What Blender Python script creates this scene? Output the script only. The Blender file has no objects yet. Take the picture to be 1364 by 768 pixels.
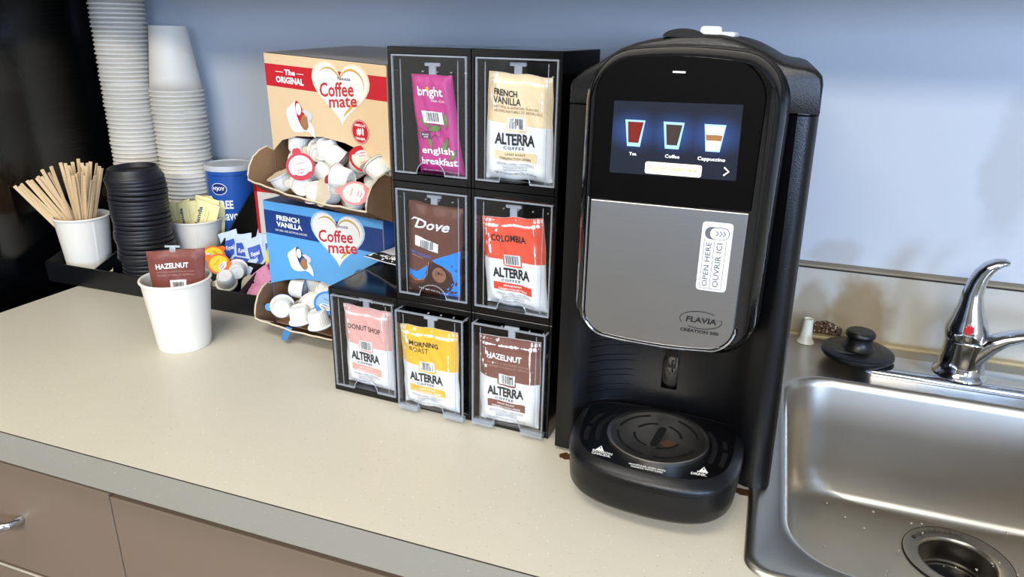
import bpy, bmesh, math, random
from mathutils import Vector, Matrix, noise
PI = math.pi
random.seed(7)
S = bpy.context.scene
COL = S.collection

# ------------------------------------------------------------------ camera, light, exposure
cam = bpy.data.objects.new('camera', bpy.data.cameras.new('camera'))
COL.objects.link(cam)
CP = Vector((0.4100, -1.0837, 0.4191)); yaw, pit, rol = -.3374, -.3482, .0194
fw = Vector((math.sin(yaw) * math.cos(pit), math.cos(yaw) * math.cos(pit), math.sin(pit)))
rt = Vector((math.cos(yaw), -math.sin(yaw), 0)); up = rt.cross(fw)
r2 = rt * math.cos(rol) + up * math.sin(rol); u2 = up * math.cos(rol) - rt * math.sin(rol)
M = Matrix((r2, u2, -fw)).transposed().to_4x4(); M.translation = CP
cam.matrix_world = M
cam.data.sensor_width = 36.0; cam.data.lens = 36 * 946.3 / 1364; cam.data.clip_start = .01
S.camera = cam
w = bpy.data.worlds.new('world'); S.world = w; w.use_nodes = True
w.node_tree.nodes['Background'].inputs[0].default_value = (.55, .68, 1, 1)
w.node_tree.nodes['Background'].inputs[1].default_value = .25


def area(name, loc, target, sx, sy, watts, color):
    l = bpy.data.lights.new(name, 'AREA'); l.shape = 'RECTANGLE'; l.size = sx; l.size_y = sy
    l.energy = watts; l.color = color
    o = bpy.data.objects.new(name, l); COL.objects.link(o); o.location = loc
    o.rotation_euler = (Vector(target) - Vector(loc)).to_track_quat('-Z', 'Y').to_euler()
    return o


area('ceiling_panel_near', (-.15, -1.25, 1.56), (-.15, -1.25, 0), 1.2, .45, 13, (1, .95, .85))
area('ceiling_panel_far', (.3, -3.2, 1.56), (.3, -3.2, 0), 1.8, .9, 104, (1, .955, .87))
area('window_daylight', (2.9, -3.0, .62), (0, -.2, .3), 1.1, .9, 100, (.45, .64, 1.0))
area('added_blue_fill', (1.75, -4.5, .75), (-.2, 0, .4), 1.2, .9, 52, (.45, .64, 1.0))  # blue fill light added to even out the wall, no window known there
S.view_settings.view_transform = 'Standard'; S.view_settings.look = 'None'
S.view_settings.gamma = 1; S.view_settings.use_curve_mapping = False
S.view_settings.exposure = .45


# ------------------------------------------------------------------ materials
def lin(h):
    h = h.lstrip('#'); c = [int(h[i:i + 2], 16) / 255 for i in (0, 2, 4)]
    return tuple((x / 12.92 if x <= .04045 else ((x + .055) / 1.055) ** 2.4) for x in c) + (1,)


MATS = {}


def mat(name, hexc, rough=.5, metal=0, spec=.5, coat=0, bump=0, bscale=200, var=0, vscale=30, speck=None, sss=0, emit=0, stretch=None, bdist=.001):
    if name in MATS: return MATS[name]
    m = bpy.data.materials.new(name); m.use_nodes = True; nt = m.node_tree; b = nt.nodes['Principled BSDF']
    c = lin(hexc); b.inputs['Base Color'].default_value = c
    b.inputs['Roughness'].default_value = rough; b.inputs['Metallic'].default_value = metal
    b.inputs['Specular IOR Level'].default_value = spec; b.inputs['Coat Weight'].default_value = coat
    b.inputs['Coat Roughness'].default_value = .05
    if sss:
        b.inputs['Subsurface Weight'].default_value = sss; b.inputs['Subsurface Radius'].default_value = (.01, .009, .007); b.inputs['Subsurface Scale'].default_value = .3
    if emit:
        b.inputs['Emission Color'].default_value = c; b.inputs['Emission Strength'].default_value = emit
    N = nt.nodes.new; L = nt.links.new
    tc = N('ShaderNodeTexCoord'); src = tc.outputs['Object']
    if stretch:
        mp = N('ShaderNodeMapping'); mp.inputs['Scale'].default_value = stretch; L(src, mp.inputs[0]); src = mp.outputs[0]
    col = None
    if var:
        n = N('ShaderNodeTexNoise'); n.inputs['Scale'].default_value = vscale; n.inputs['Detail'].default_value = 5; L(src, n.inputs[0])
        mx = N('ShaderNodeMix'); mx.data_type = 'RGBA'
        mx.inputs[6].default_value = tuple(x * (1 - var) for x in c[:3]) + (1,); mx.inputs[7].default_value = tuple(min(1, x * (1 + var)) for x in c[:3]) + (1,)
        L(n.outputs[0], mx.inputs[0]); col = mx.outputs[2]
    if speck:
        for (hx, sc, th) in speck:
            n = N('ShaderNodeTexNoise'); n.inputs['Scale'].default_value = sc; n.inputs['Detail'].default_value = 1; L(tc.outputs['Object'], n.inputs[0])
            rp = N('ShaderNodeValToRGB'); rp.color_ramp.elements[0].position = th; rp.color_ramp.elements[1].position = th + .03; L(n.outputs[0], rp.inputs[0])
            mx = N('ShaderNodeMix'); mx.data_type = 'RGBA'; L(rp.outputs[0], mx.inputs[0])
            if col: L(col, mx.inputs[6])
            else: mx.inputs[6].default_value = c
            mx.inputs[7].default_value = lin(hx); col = mx.outputs[2]
    if col: L(col, b.inputs['Base Color'])
    if bump:
        n = N('ShaderNodeTexNoise'); n.inputs['Scale'].default_value = bscale; n.inputs['Detail'].default_value = 3; L(src, n.inputs[0])
        bp = N('ShaderNodeBump'); bp.inputs['Strength'].default_value = bump; bp.inputs['Distance'].default_value = bdist; L(n.outputs[0], bp.inputs['Height']); L(bp.outputs[0], b.inputs['Normal'])
    MATS[name] = m; return m


def clear_mat(name, tint=(1, 1, 1, 1), refl=.03, rough=.03, haze=0.0):
    m = bpy.data.materials.new(name); m.use_nodes = True; nt = m.node_tree; nt.nodes.clear()
    N = nt.nodes.new; L = nt.links.new
    out = N('ShaderNodeOutputMaterial'); tr = N('ShaderNodeBsdfTransparent'); tr.inputs[0].default_value = tint
    gl = N('ShaderNodeBsdfGlossy'); gl.inputs['Roughness'].default_value = rough
    fr = N('ShaderNodeFresnel'); ge = N('ShaderNodeNewGeometry'); io = N('ShaderNodeMix'); io.inputs[2].default_value = 1.49; io.inputs[3].default_value = 1 / 1.49
    L(ge.outputs['Backfacing'], io.inputs[0]); L(io.outputs[0], fr.inputs[0])  # the same reflectance on both faces of the thin sheet
    mx = N('ShaderNodeMixShader'); L(fr.outputs[0], mx.inputs[0]); L(tr.outputs[0], mx.inputs[1]); L(gl.outputs[0], mx.inputs[2])
    last = mx.outputs[0]
    if haze:
        df = N('ShaderNodeBsdfPrincipled'); df.inputs['Base Color'].default_value = (.85, .87, .9, 1); df.inputs['Roughness'].default_value = .2
        m2 = N('ShaderNodeMixShader'); m2.inputs[0].default_value = haze; L(last, m2.inputs[1]); L(df.outputs[0], m2.inputs[2]); last = m2.outputs[0]
    L(last, out.inputs[0]); MATS[name] = m; return m


def stained_shaded(name, hexc, marks, rough=.5, bump=.1, bscale=60):
    """flat paint with smeared stains from dirt and painted shade: stains = [(centre xyz, radius xyz, colour, strength)]"""
    m = mat(name, hexc, rough, bump=bump, bscale=bscale, var=.03, vscale=8); nt = m.node_tree; b = nt.nodes['Principled BSDF']
    N = nt.nodes.new; L = nt.links.new
    col = b.inputs['Base Color'].links[0].from_socket
    tc = N('ShaderNodeTexCoord')
    nz = N('ShaderNodeTexNoise'); nz.inputs['Scale'].default_value = 14; nz.inputs['Detail'].default_value = 4; L(tc.outputs['Object'], nz.inputs[0])
    for (c, r, hx, st) in marks:
        mp = N('ShaderNodeMapping'); mp.inputs['Location'].default_value = tuple(-a / q for a, q in zip(c, r)); mp.inputs['Scale'].default_value = tuple(1 / q for q in r); L(tc.outputs['Object'], mp.inputs[0])
        ln = N('ShaderNodeVectorMath'); ln.operation = 'LENGTH'; L(mp.outputs[0], ln.inputs[0])
        ad = N('ShaderNodeMath'); ad.operation = 'ADD'; L(ln.outputs['Value'], ad.inputs[0])
        mu = N('ShaderNodeMath'); mu.operation = 'MULTIPLY_ADD'; L(nz.outputs[0], mu.inputs[0]); mu.inputs[1].default_value = 1.3; mu.inputs[2].default_value = -.65; L(mu.outputs[0], ad.inputs[1])
        rp = N('ShaderNodeMapRange'); rp.interpolation_type = 'SMOOTHSTEP'; rp.inputs[1].default_value = .55; rp.inputs[2].default_value = 1.05; rp.inputs[3].default_value = st; rp.inputs[4].default_value = 0; L(ad.outputs[0], rp.inputs[0])
        mx = N('ShaderNodeMix'); mx.data_type = 'RGBA'; L(rp.outputs[0], mx.inputs[0]); L(col, mx.inputs[6]); mx.inputs[7].default_value = lin(hx); col = mx.outputs[2]
    L(col, b.inputs['Base Color']); return m


PAPER = mat('white_paper', '#e8e1d2', .45, spec=.35, var=.02, vscale=60)
PAPERIN = mat('cup_inside', '#dcdad2', .5)
BLK = mat('black_plastic', '#0d0d0f', .32, bump=.15, bscale=700)
BLKM = mat('black_matte', '#060608', .33, spec=.4, bump=.2, bscale=900)
BLKG = mat('black_gloss', '#040405', .08)
HOUS = mat('dispenser_black', '#060607', .12, spec=.5, bump=.05, bscale=40)
WHITE = mat('print_white', '#f2f1ec', .45)
INK = mat('print_black', '#151414', .5)
KRAFT = mat('kraft_board', '#8f6c4a', .8, var=.1, vscale=50, bump=.2, bscale=250)
KEDGE = mat('cut_board_edge', '#cfc0a5', .85, var=.25, vscale=300)
CHROME = mat('chrome', '#c9ccd0', .08, metal=1)
STEEL = mat('sink_steel', '#b9b3a8', .33, metal=1, bump=.06, bscale=900, var=.08, vscale=15)
CLEAR = clear_mat('clear_plastic', (.985, .99, .995, 1))
CEDGE = clear_mat('clear_plastic_edge', (.8, .85, .9, 1), haze=.22)
CSPOUT = clear_mat('milky_plastic', (.85, .87, .88, 1), haze=.33)


# ------------------------------------------------------------------ mesh helpers
def tag(o, label=None, cat=None, group=None, kind=None):
    if label: o['label'] = label
    if cat: o['category'] = cat
    if group: o['group'] = group
    if kind: o['kind'] = kind
    return o


def thing(name, label, cat, loc=(0, 0, 0), rot=(0, 0, 0), group=None):
    o = bpy.data.objects.new(name, None); o.empty_display_size = .02; COL.objects.link(o)
    o.location = loc
    if isinstance(rot, Matrix): o.rotation_euler = rot.to_euler()
    else: o.rotation_euler = rot
    return tag(o, label, cat, group)


def link(name, me, mats, parent=None, smooth=False, loc=None, rot=None):
    if not isinstance(mats, (list, tuple)): mats = [mats]
    if not me.materials:
        for m in mats: me.materials.append(m)
    o = bpy.data.objects.new(name, me); COL.objects.link(o)
    if parent: o.parent = parent
    if loc: o.location = loc
    if rot: o.rotation_euler = rot
    return o


def finish(name, bm, mats, parent=None, smooth=False, angle=35, normals=True):
    if normals: bmesh.ops.recalc_face_normals(bm, faces=bm.faces)
    if smooth:
        ca = math.radians(angle)
        for f in bm.faces: f.smooth = True
        for e in bm.edges:
            if len(e.link_faces) == 2 and e.calc_face_angle(0) > ca: e.smooth = False
    me = bpy.data.meshes.new(name); bm.to_mesh(me); bm.free()
    return link(name, me, mats, parent)


def box(bm, x0, x1, y0, y1, z0, z1, bev=0, mi=0, seg=2):
    r = bmesh.ops.create_cube(bm, size=1)
    vs = r['verts']
    for v in vs: v.co = Vector(((x0 + x1) / 2 + v.co.x * (x1 - x0), (y0 + y1) / 2 + v.co.y * (y1 - y0), (z0 + z1) / 2 + v.co.z * (z1 - z0)))
    fs = set(f for v in vs for f in v.link_faces)
    for f in fs: f.material_index = mi
    if bev:
        es = list(set(e for v in vs for e in v.link_edges))
        q = bmesh.ops.bevel(bm, geom=es, offset=bev, segments=seg, profile=.5, affect='EDGES')
        for f in q['faces']: f.material_index = mi


def loft(bm, loops, closed=True, cap0=False, cap1=False, mis=None):
    vl = [[bm.verts.new(p) for p in lp] for lp in loops]; n = len(loops[0])
    for k in range(len(vl) - 1):
        for i in range(n if closed else n - 1):
            j = (i + 1) % n
            f = bm.faces.new((vl[k][i], vl[k][j], vl[k + 1][j], vl[k + 1][i]))
            if mis: f.material_index = mis[k]
    if cap0: bm.faces.new(list(reversed(vl[0])))
    if cap1: bm.faces.new(vl[-1])
    return vl


def lathe(bm, prof, seg=32, c=(0, 0), cap0=False, cap1=False, mis=None):
    loops = [[(c[0] + r * math.cos(2 * PI * i / seg), c[1] + r * math.sin(2 * PI * i / seg), z) for i in range(seg)] for r, z in prof]
    return loft(bm, loops, True, cap0, cap1, mis)


def tube(bm, path, rad, seg=12, cap=True, flat=None):
    P = [Vector(p) for p in path]; loops = []; ref = Vector((0, 0, 1))
    for i, p in enumerate(P):
        t = (P[min(i + 1, len(P) - 1)] - P[max(i - 1, 0)]).normalized()
        a = t.cross(ref)
        if a.length < .1: a = t.cross(Vector((0, 1, 0)))
        a.normalize(); b = a.cross(t)
        r = rad[i] if isinstance(rad, (list, tuple)) else rad
        f = flat[i] if flat else 1
        loops.append([tuple(p + a * (r * math.cos(2 * PI * k / seg)) + b * (r * f * math.sin(2 * PI * k / seg))) for k in range(seg)])
    loft(bm, loops, True, cap, cap)


def rrect(x0, x1, y0, y1, r, n=8):
    pts = []; r = min(r, (x1 - x0) / 2, (y1 - y0) / 2)
    for cx, cy, a0 in ((x1 - r, y1 - r, 0), (x0 + r, y1 - r, PI / 2), (x0 + r, y0 + r, PI), (x1 - r, y0 + r, 1.5 * PI)):
        for k in range(n + 1):
            a = a0 + PI / 2 * k / n; pts.append((cx + r * math.cos(a), cy + r * math.sin(a)))
    return pts


def prism(bm, pts, fn0, fn1, mi=0):
    """polygon swept between two placements"""
    a = [bm.verts.new(fn0(*p)) for p in pts]; b = [bm.verts.new(fn1(*p)) for p in pts]; n = len(pts)
    fs = [bm.faces.new(a), bm.faces.new(list(reversed(b)))]
    for i in range(n): fs.append(bm.faces.new((a[i], b[i], b[(i + 1) % n], a[(i + 1) % n])))
    for f in fs: f.material_index = mi


# ------------------------------------------------------------------ flat print: words and shapes laid on surfaces
TC = {}


def text2d(s, bold=0, shear=0, space=1.0):
    k = (s, bold, shear, space)
    if k in TC: return TC[k]
    c = bpy.data.curves.new('t', 'FONT'); c.body = s; c.size = 1; c.offset = bold; c.shear = shear; c.space_character = space
    c.resolution_u = 2; c.fill_mode = 'FRONT'
    o = bpy.data.objects.new('t', c); COL.objects.link(o)
    dg = bpy.context.evaluated_depsgraph_get(); me = o.evaluated_get(dg).to_mesh()
    vs = [(v.co.x, v.co.y) for v in me.vertices]; fs = [tuple(p.vertices) for p in me.polygons]
    o.evaluated_get(dg).to_mesh_clear(); bpy.data.objects.remove(o); bpy.data.curves.remove(c)
    x0 = min(v[0] for v in vs); x1 = max(v[0] for v in vs); y0 = min(v[1] for v in vs); y1 = max(v[1] for v in vs)
    TC[k] = ([((x - x0) / (x1 - x0), (y - y0) / (y1 - y0)) for x, y in vs], fs); return TC[k]


class Print:
    def __init__(s, fn, grid=None): s.fn = fn; s.v = []; s.f = []; s.m = []; s.mats = []; s.grid = grid; s.layer = 0

    def mi(s, m):
        if m not in s.mats: s.mats.append(m)
        return s.mats.index(m)

    def add(s, vs, fs, m, lay):
        if s.grid:
            bm = bmesh.new(); bv = [bm.verts.new((x, y, 0)) for x, y in vs]
            for f in fs:
                try: bm.faces.new([bv[i] for i in f])
                except ValueError: pass
            x0 = min(a[0] for a in vs); x1 = max(a[0] for a in vs); y0 = min(a[1] for a in vs); y1 = max(a[1] for a in vs)
            for ax, lo, hi, g in ((0, x0, x1, s.grid[0]), (1, y0, y1, s.grid[1])):
                k = math.ceil(lo / g)
                while k * g < hi:
                    co = [0, 0, 0]; co[ax] = k * g; no = [0, 0, 0]; no[ax] = 1
                    bmesh.ops.bisect_plane(bm, geom=bm.verts[:] + bm.edges[:] + bm.faces[:], plane_co=co, plane_no=no, dist=1e-6); k += 1
            bm.verts.index_update(); vs = [(q.co.x, q.co.y) for q in bm.verts]; fs = [tuple(q.index for q in f.verts) for f in bm.faces]; bm.free()
        o = len(s.v); k = s.mi(m)
        s.v += [tuple(s.fn(x, y, lay)) for x, y in vs]
        for f in fs: s.f.append(tuple(i + o for i in f)); s.m.append(k)

    def text(s, t, x0, x1, y0, y1, m, bold=.0, shear=0, lay=3, rise=0, space=1.0, rot=0):
        vs, fs = text2d(t, bold, shear, space)
        if rot == 90: vs = [(1 - b, a) for a, b in vs]
        s.add([(x0 + a * (x1 - x0), y0 + b * (y1 - y0) + rise * a) for a, b in vs], fs, m, lay)

    def poly(s, pts, m, lay=1): s.add(pts, [tuple(range(len(pts)))], m, lay)

    def rect(s, x0, x1, y0, y1, m, lay=1): s.poly([(x0, y0), (x1, y0), (x1, y1), (x0, y1)], m, lay)

    def ell(s, cx, cy, rx, ry, m, lay=1, n=28): s.poly([(cx + rx * math.cos(2 * PI * i / n), cy + ry * math.sin(2 * PI * i / n)) for i in range(n)], m, lay)

    def line(s, pts, wd, m, lay=2, asp=1.0):
        L = []; R = []
        for i, p in enumerate(pts):
            a = pts[max(i - 1, 0)]; b = pts[min(i + 1, len(pts) - 1)]
            dx, dy = (b[0] - a[0]), (b[1] - a[1]) ; l = math.hypot(dx, dy) or 1
            q = wd[i] if isinstance(wd, (list, tuple)) else wd
            L.append((p[0] - dy / l * q / 2 * asp, p[1] + dx / l * q / 2)); R.append((p[0] + dy / l * q / 2 * asp, p[1] - dx / l * q / 2))
        n = len(pts); s.add(L + R, [(i, i + 1, n + i + 1, n + i) for i in range(n - 1)], m, lay)

    def ring(s, cx, cy, rx, ry, wd, m, lay=2, a0=0, a1=2 * PI, n=28):
        s.line([(cx + rx * math.cos(a0 + (a1 - a0) * i / n), cy + ry * math.sin(a0 + (a1 - a0) * i / n)) for i in range(n + 1)], wd, m, lay)

    def barcode(s, x0, x1, y0, y1, m=None, lay=3, seed=1):
        r = random.Random(seed); x = x0
        while x < x1:
            wd = (x1 - x0) * r.choice((.03, .05, .07)); s.rect(x, min(x + wd, x1), y0, y1, m or INK, lay); x += wd + (x1 - x0) * r.choice((.03, .05))

    def build(s, name, parent):
        me = bpy.data.meshes.new(name); me.from_pydata(s.v, [], s.f)
        for m in s.mats: me.materials.append(m)
        me.polygons.foreach_set('material_index', s.m)
        o = bpy.data.objects.new(name, me); COL.objects.link(o); o.parent = parent
        return o


# ------------------------------------------------------------------ the room
FZ, CZ = -.91, 1.6
XL, XR, YB = -1.7, 3.0, -4.6
WALL = stained_shaded('wall_paint', '#c3c8ce', [((.525, 0, .122), (.04, .3, .03), '#8f7d62', .3), ((.715, 0, .27), (.04, .3, .12), '#94908c', .3)], .38)  # second patch is a soft shadow painted into the wall colour
ROOMW = mat('room_wall_paint', '#b9b6ae', .6); ROOMD = mat('far_wall_paint', '#6c6c69', .7)
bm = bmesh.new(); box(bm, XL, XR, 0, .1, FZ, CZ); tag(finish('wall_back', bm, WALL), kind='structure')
bm = bmesh.new(); box(bm, XL - .1, XL, YB, .1, FZ, CZ); tag(finish('wall_left', bm, ROOMW), kind='structure')
bm = bmesh.new(); box(bm, XR, XR + .1, YB, .1, FZ, CZ); tag(finish('wall_right', bm, ROOMW), kind='structure')
bm = bmesh.new(); box(bm, XL, XR, YB - .1, YB, FZ, CZ); tag(finish('wall_front', bm, ROOMD), kind='structure')
bm = bmesh.new(); box(bm, XL, XR, YB, .1, FZ - .1, FZ); tag(finish('floor', bm, mat('vinyl_floor', '#6f675c', .35, var=.1, vscale=6)), kind='structure')
bm = bmesh.new(); box(bm, XL, XR, YB, .1, CZ, CZ + .1); tag(finish('ceiling', bm, mat('ceiling_tile', '#d9d7d0', .8)), kind='structure')
bm = bmesh.new(); box(bm, -.75, 1.9, -.34, 0, .485, 1.3, .002); tag(finish('unseen_cabinet_1', bm, mat('wall_unit_paint', '#b3a897', .5)), kind='structure')  # unseen wall cabinet above the view, shades the upper wall

# ------------------------------------------------------------------ base cabinets and worktop
LAM = mat('beige_laminate', '#c9c1ae', .4, spec=.4, var=.035, vscale=9, bump=.05, bscale=500, speck=[('#a99f8d', 380, .72), ('#efe8da', 420, .73), ('#8f8674', 520, .75)])
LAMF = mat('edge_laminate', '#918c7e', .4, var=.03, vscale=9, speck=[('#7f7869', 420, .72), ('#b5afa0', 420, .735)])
SEAM = mat('dark_seam', '#2b241c', .7)
TAUPE = mat('taupe_front', '#786654', .5, bump=.04, bscale=300)
CARC = mat('cabinet_carcass', '#1c1712', .8)
SX0, SX1, SY0, SY1 = .4375, .925, -.5725, -.03
ct = thing('worktop', 'speckled beige laminate worktop with grey-beige front edge', 'worktop', (0, 0, 0))
bm = bmesh.new()
XE = -.6466
zt, zb = 0, -.030
hx0, hx1, hy0, hy1 = SX0 + .008, SX1 - .008, SY0 + .008, SY1 - .008
ol = [(XE, -.0), (XE - .018, -.635), (1.9, -.635), (1.9, 0)]
vt = [bm.verts.new((x, y, zt)) for x, y in ol]; vi = [bm.verts.new((x, y, zt)) for x, y in ((hx0, hy1), (hx0, hy0), (hx1, hy0), (hx1, hy1))]
vb = [bm.verts.new((x, y, zb)) for x, y in ol]; vj = [bm.verts.new((v.co.x, v.co.y, zb)) for v in vi]
for k in range(4):
    j = (k + 1) % 4
    bm.faces.new((vt[k], vt[j], vi[j], vi[k])); bm.faces.new((vb[k], vj[k], vj[j], vb[j]))
    bm.faces.new((vt[k], vb[k], vb[j], vt[j])); bm.faces.new((vi[k], vi[j], vj[j], vj[k]))
finish('counter_top', bm, LAM, ct)
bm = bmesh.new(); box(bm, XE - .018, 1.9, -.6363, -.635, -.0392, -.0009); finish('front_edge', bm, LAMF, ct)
bm = bmesh.new(); box(bm, XE - .017, 1.9, -.6358, -.634, -.0012, -.0002); finish('edge_seam', bm, SEAM, ct)
BSP = stained_shaded('backsplash_laminate', '#b9b5aa', [((.575, 0, .045), (.05, .3, .09), '#8a7044', .85), ((.50, 0, .03), (.03, .3, .07), '#8e7c5c', .6), ((.62, 0, .0), (.3, .3, .012), '#a18f6a', .6)], .4)
bm = bmesh.new(); box(bm, XE, 1.9, -.019, 0, 0, .1045); finish('backsplash', bm, BSP, ct)
bm = bmesh.new(); box(bm, XE, 1.9, -.0185, 0, .1045, .1075); finish('backsplash_seam', bm, SEAM, ct)
bm = bmesh.new(); box(bm, XE, 1.9, -.0205, 0, .1075, .1105, .0006); finish('backsplash_cap', bm, mat('grimy_cap', '#90836e', .6, var=.25, vscale=25), ct)
bm = bmesh.new(); box(bm, SX0 - .02, 1.9, -.031, -.019, 0, .007, .002); finish('caulk', bm, mat('yellowed_caulk', '#b5a57f', .6, var=.2, vscale=30), ct)
# crumbled patch on the backsplash
bm = bmesh.new(); g = 14
for i in range(g):
    for j in range(7):
        u, v = i / (g - 1), j / 6
        edge = min(u, 1 - u, v * 1.4, 1 - v) * 4
        d = .0006 + .009 * min(1, max(0, edge)) * (.3 + .9 * abs(noise.noise(Vector((u * 9, v * 6, 2)))))
        bm.verts.new((.507 + u * .042, -.019 - d, .006 + v * (.012 + .010 * math.sin(PI * min(1, u * 1.15)) ** .5 if 0 < u * 1.15 < 1 else .012) + .005 * noise.noise(Vector((u * 6, v * 3, 7)))))
bm.verts.ensure_lookup_table()
for i in range(g - 1):
    for j in range(6): bm.faces.new([bm.verts[k] for k in (i * 7 + j, (i + 1) * 7 + j, (i + 1) * 7 + j + 1, i * 7 + j + 1)])
o = finish('crumbled_patch', bm, mat('crumbled_board', '#57402f', .95, var=.6, vscale=150, bump=1, bscale=400, speck=[('#b5a48c', 260, .6), ('#1e140d', 200, .62)]), ct)
tag(o, 'crumbling brown hole in the backsplash')
# coffee rings and dark stains next to the brewer foot are dirt on the laminate
for (x, y, rx, ry, a) in ((.2545, -.458, .008, .006, .4), (.434, -.455, .011, .006, 0)):
    bm = bmesh.new(); r = random.Random(int(x * 1000)); n = 22
    vs = [bm.verts.new((x + rx * (.8 + .35 * r.random()) * math.cos(2 * PI * i / n), y + ry * (.8 + .35 * r.random()) * math.sin(2 * PI * i / n), .0003)) for i in range(n)]
    bm.faces.new(vs); tag(finish('coffee_stain', bm, mat('coffee_stain', '#4a3016', .35), ct), 'dried brown coffee stain')

cb = thing('base_cabinet', 'taupe base cabinet with drawers under the worktop', 'cabinet', (0, 0, 0))
bm = bmesh.new(); box(bm, -.64, .42, -.60, -.02, -.80, -.0305); box(bm, .42, .95, -.60, -.02, -.80, -.22); box(bm, .95, 1.9, -.6, -.02, -.8, -.0305); box(bm, -.62, 1.9, -.54, -.02, -.91, -.80)
finish('carcass', bm, CARC, cb)
HP = [(-.4095 - .048, -.62, -.134), (-.4095 - .046, -.634, -.134), (-.4095 - .034, -.645, -.134), (-.4095, -.650, -.134), (-.4095 + .034, -.645, -.134), (-.4095 + .046, -.634, -.134), (-.4095 + .048, -.62, -.134)]
for k, (x0, x1, z1, z0, hx, hz) in enumerate(((-.637, -.2115, -.0590, -.2130, 0, 0), (-.2095, .42, -.0625, -.2130, .51, 0), (-.637, -.2115, -.2165, -.43, 0, -.17), (-.2095, .42, -.2165, -.43, .51, -.17))):
    bm = bmesh.new(); box(bm, x0, x1, -.62, -.601, z0, z1, .0012)
    d = finish('drawer', bm, TAUPE, cb)
    if k == 2:
        bm = bmesh.new(); box(bm, x0, x1, -.6208, -.6195, z1 - .0022, z1 - .0002); finish('worn_edge', bm, mat('worn_edge', '#c6bba9', .5), d)
    bm = bmesh.new(); tube(bm, [(p[0] + hx, p[1], p[2] + hz) for p in HP], [.0052, .0052, .0045, .0042, .0045, .0052, .0052], 12, True, None)
    finish('handle', bm, CHROME, d, True)
for x0 in (.422, 1.0, 1.45):
    bm = bmesh.new(); box(bm, x0, x0 + (.573 if x0 < 1 else .445), -.62, -.601, -.43, -.0575, .0012); d = finish('door', bm, TAUPE, cb)

# ------------------------------------------------------------------ tall black appliance at the far end
fr = thing('refrigerator', 'tall glossy black refrigerator side mirroring the cup stacks at the far left', 'refrigerator', (-1.1, -.4, FZ))
bm = bmesh.new(); box(bm, -.31, .348, -.34, .37, .02, 1.72, .012); finish('body', bm, mat('black_enamel', '#050506', .16, spec=.6, bump=.25, bscale=260, bdist=.0006), fr, True)
bm = bmesh.new(); box(bm, -.31, .348, -.41, -.345, .06, 1.72, .01); finish('door', bm, BLKG, fr, True)
bm = bmesh.new(); box(bm, -.29, .33, -.32, .36, 0, .02); finish('foot', bm, BLK, fr)

# ------------------------------------------------------------------ sink, faucet, stopper
sk = thing('sink', 'brushed stainless steel drop-in sink basin to the right of the brewer', 'sink', (.67, -.3, 0))
ox, oy = -.67, .3
loops = []
for (x0, x1, y0, y1, r, z) in ((SX0, SX1, SY0, SY1, .022, .0006), (SX0 + .0015, SX1 - .0015, SY0 + .0015, SY1 - .0015, .021, .0032), (SX0 + .005, SX1 - .005, SY0 + .005, SY1 - .005, .019, .0046), (SX0 + .010, SX1 - .010, SY0 + .010, SY1 - .010, .016, .0040), (SX0 + .014, SX1 - .014, SY0 + .014, SY1 - .014, .013, .0028),
                               (.4665, .878, -.549, -.160, .060, .0024), (.4685, .876, -.547, -.162, .059, .0030), (.4705, .874, -.545, -.164, .058, .0024), (.4735, .871, -.542, -.167, .057, -.0005), (.4755, .869, -.540, -.169, .056, -.008), (.4800, .864, -.535, -.174, .054, -.06), (.4850, .859, -.530, -.180, .055, -.115),
                               (.4890, .855, -.526, -.185, .058, -.133), (.4960, .848, -.519, -.188, .060, -.146), (.508, .836, -.507, -.1905, .062, -.1535), (.530, .81, -.485, -.1930, .066, -.1565)):
    loops.append([(x + ox, y + oy, z) for x, y in rrect(x0, x1, y0, y1, r, 10)])
DX, DY = .687, -.2615
nl = len(loops[0])
cir = lambda r, z: [(DX + ox + r * c, DY + oy + r * s, z) for c, s in [(p[0], p[1]) for p in rrect(-1, 1, -1, 1, 1, 10)]]
loops.append(cir(.064, -.1592)); loops.append(cir(.0585, -.1600))
bm = bmesh.new(); loft(bm, loops); finish('basin', bm, STEEL, sk, True, 50)
bm = bmesh.new()
lathe(bm, [(.0588, -.1600), (.0582, -.1585), (.0565, -.1582), (.0430, -.1598), (.0410, -.1610), (.0400, -.1660), (.0392, -.19), (.0395, -.1915), (.037, -.1925), (.037, -.196), (.034, -.197), (.033, -.200)], 48, (DX + ox, DY + oy))
dr = finish('drain_ring', bm, mat('drain_steel', '#9c9890', .3, metal=1, bump=.05, bscale=400), sk, True, 50)
bm = bmesh.new(); lathe(bm, [(.0594, -.1594), (.0588, -.1580), (.0583, -.1594)], 48, (DX + ox, DY + oy)); finish('drain_gasket', bm, SEAM, dr, True)
bm = bmesh.new(); lathe(bm, [(.0385, -.196), (.022, -.199), (.012, -.203), (.0005, -.206)], 32, (DX + ox, DY + oy))
bb = finish('splash_guard', bm, mat('wet_rubber', '#0a0a0a', .15, bump=.6, bscale=90), dr, True)
def ringfn(cx, cy, r0):
    return lambda u, v, l: (cx + (r0 + v) * math.cos(u), cy + (r0 + v) * math.sin(u), -.1587 + .0003 * l)
pr = Print(ringfn(DX + ox, DY + oy, .0500))
word = 'InSinkErator'
for i, ch in enumerate(word):
    a = 2.62 - i * .115
    pr.text(ch, a, a - .085, -.0022 , (.0028 if ch in 'ISEkt' else .0014), mat('etched_mark', '#3d3a35', .6), .01)
pr.build('etched_lettering', dr)
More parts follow.
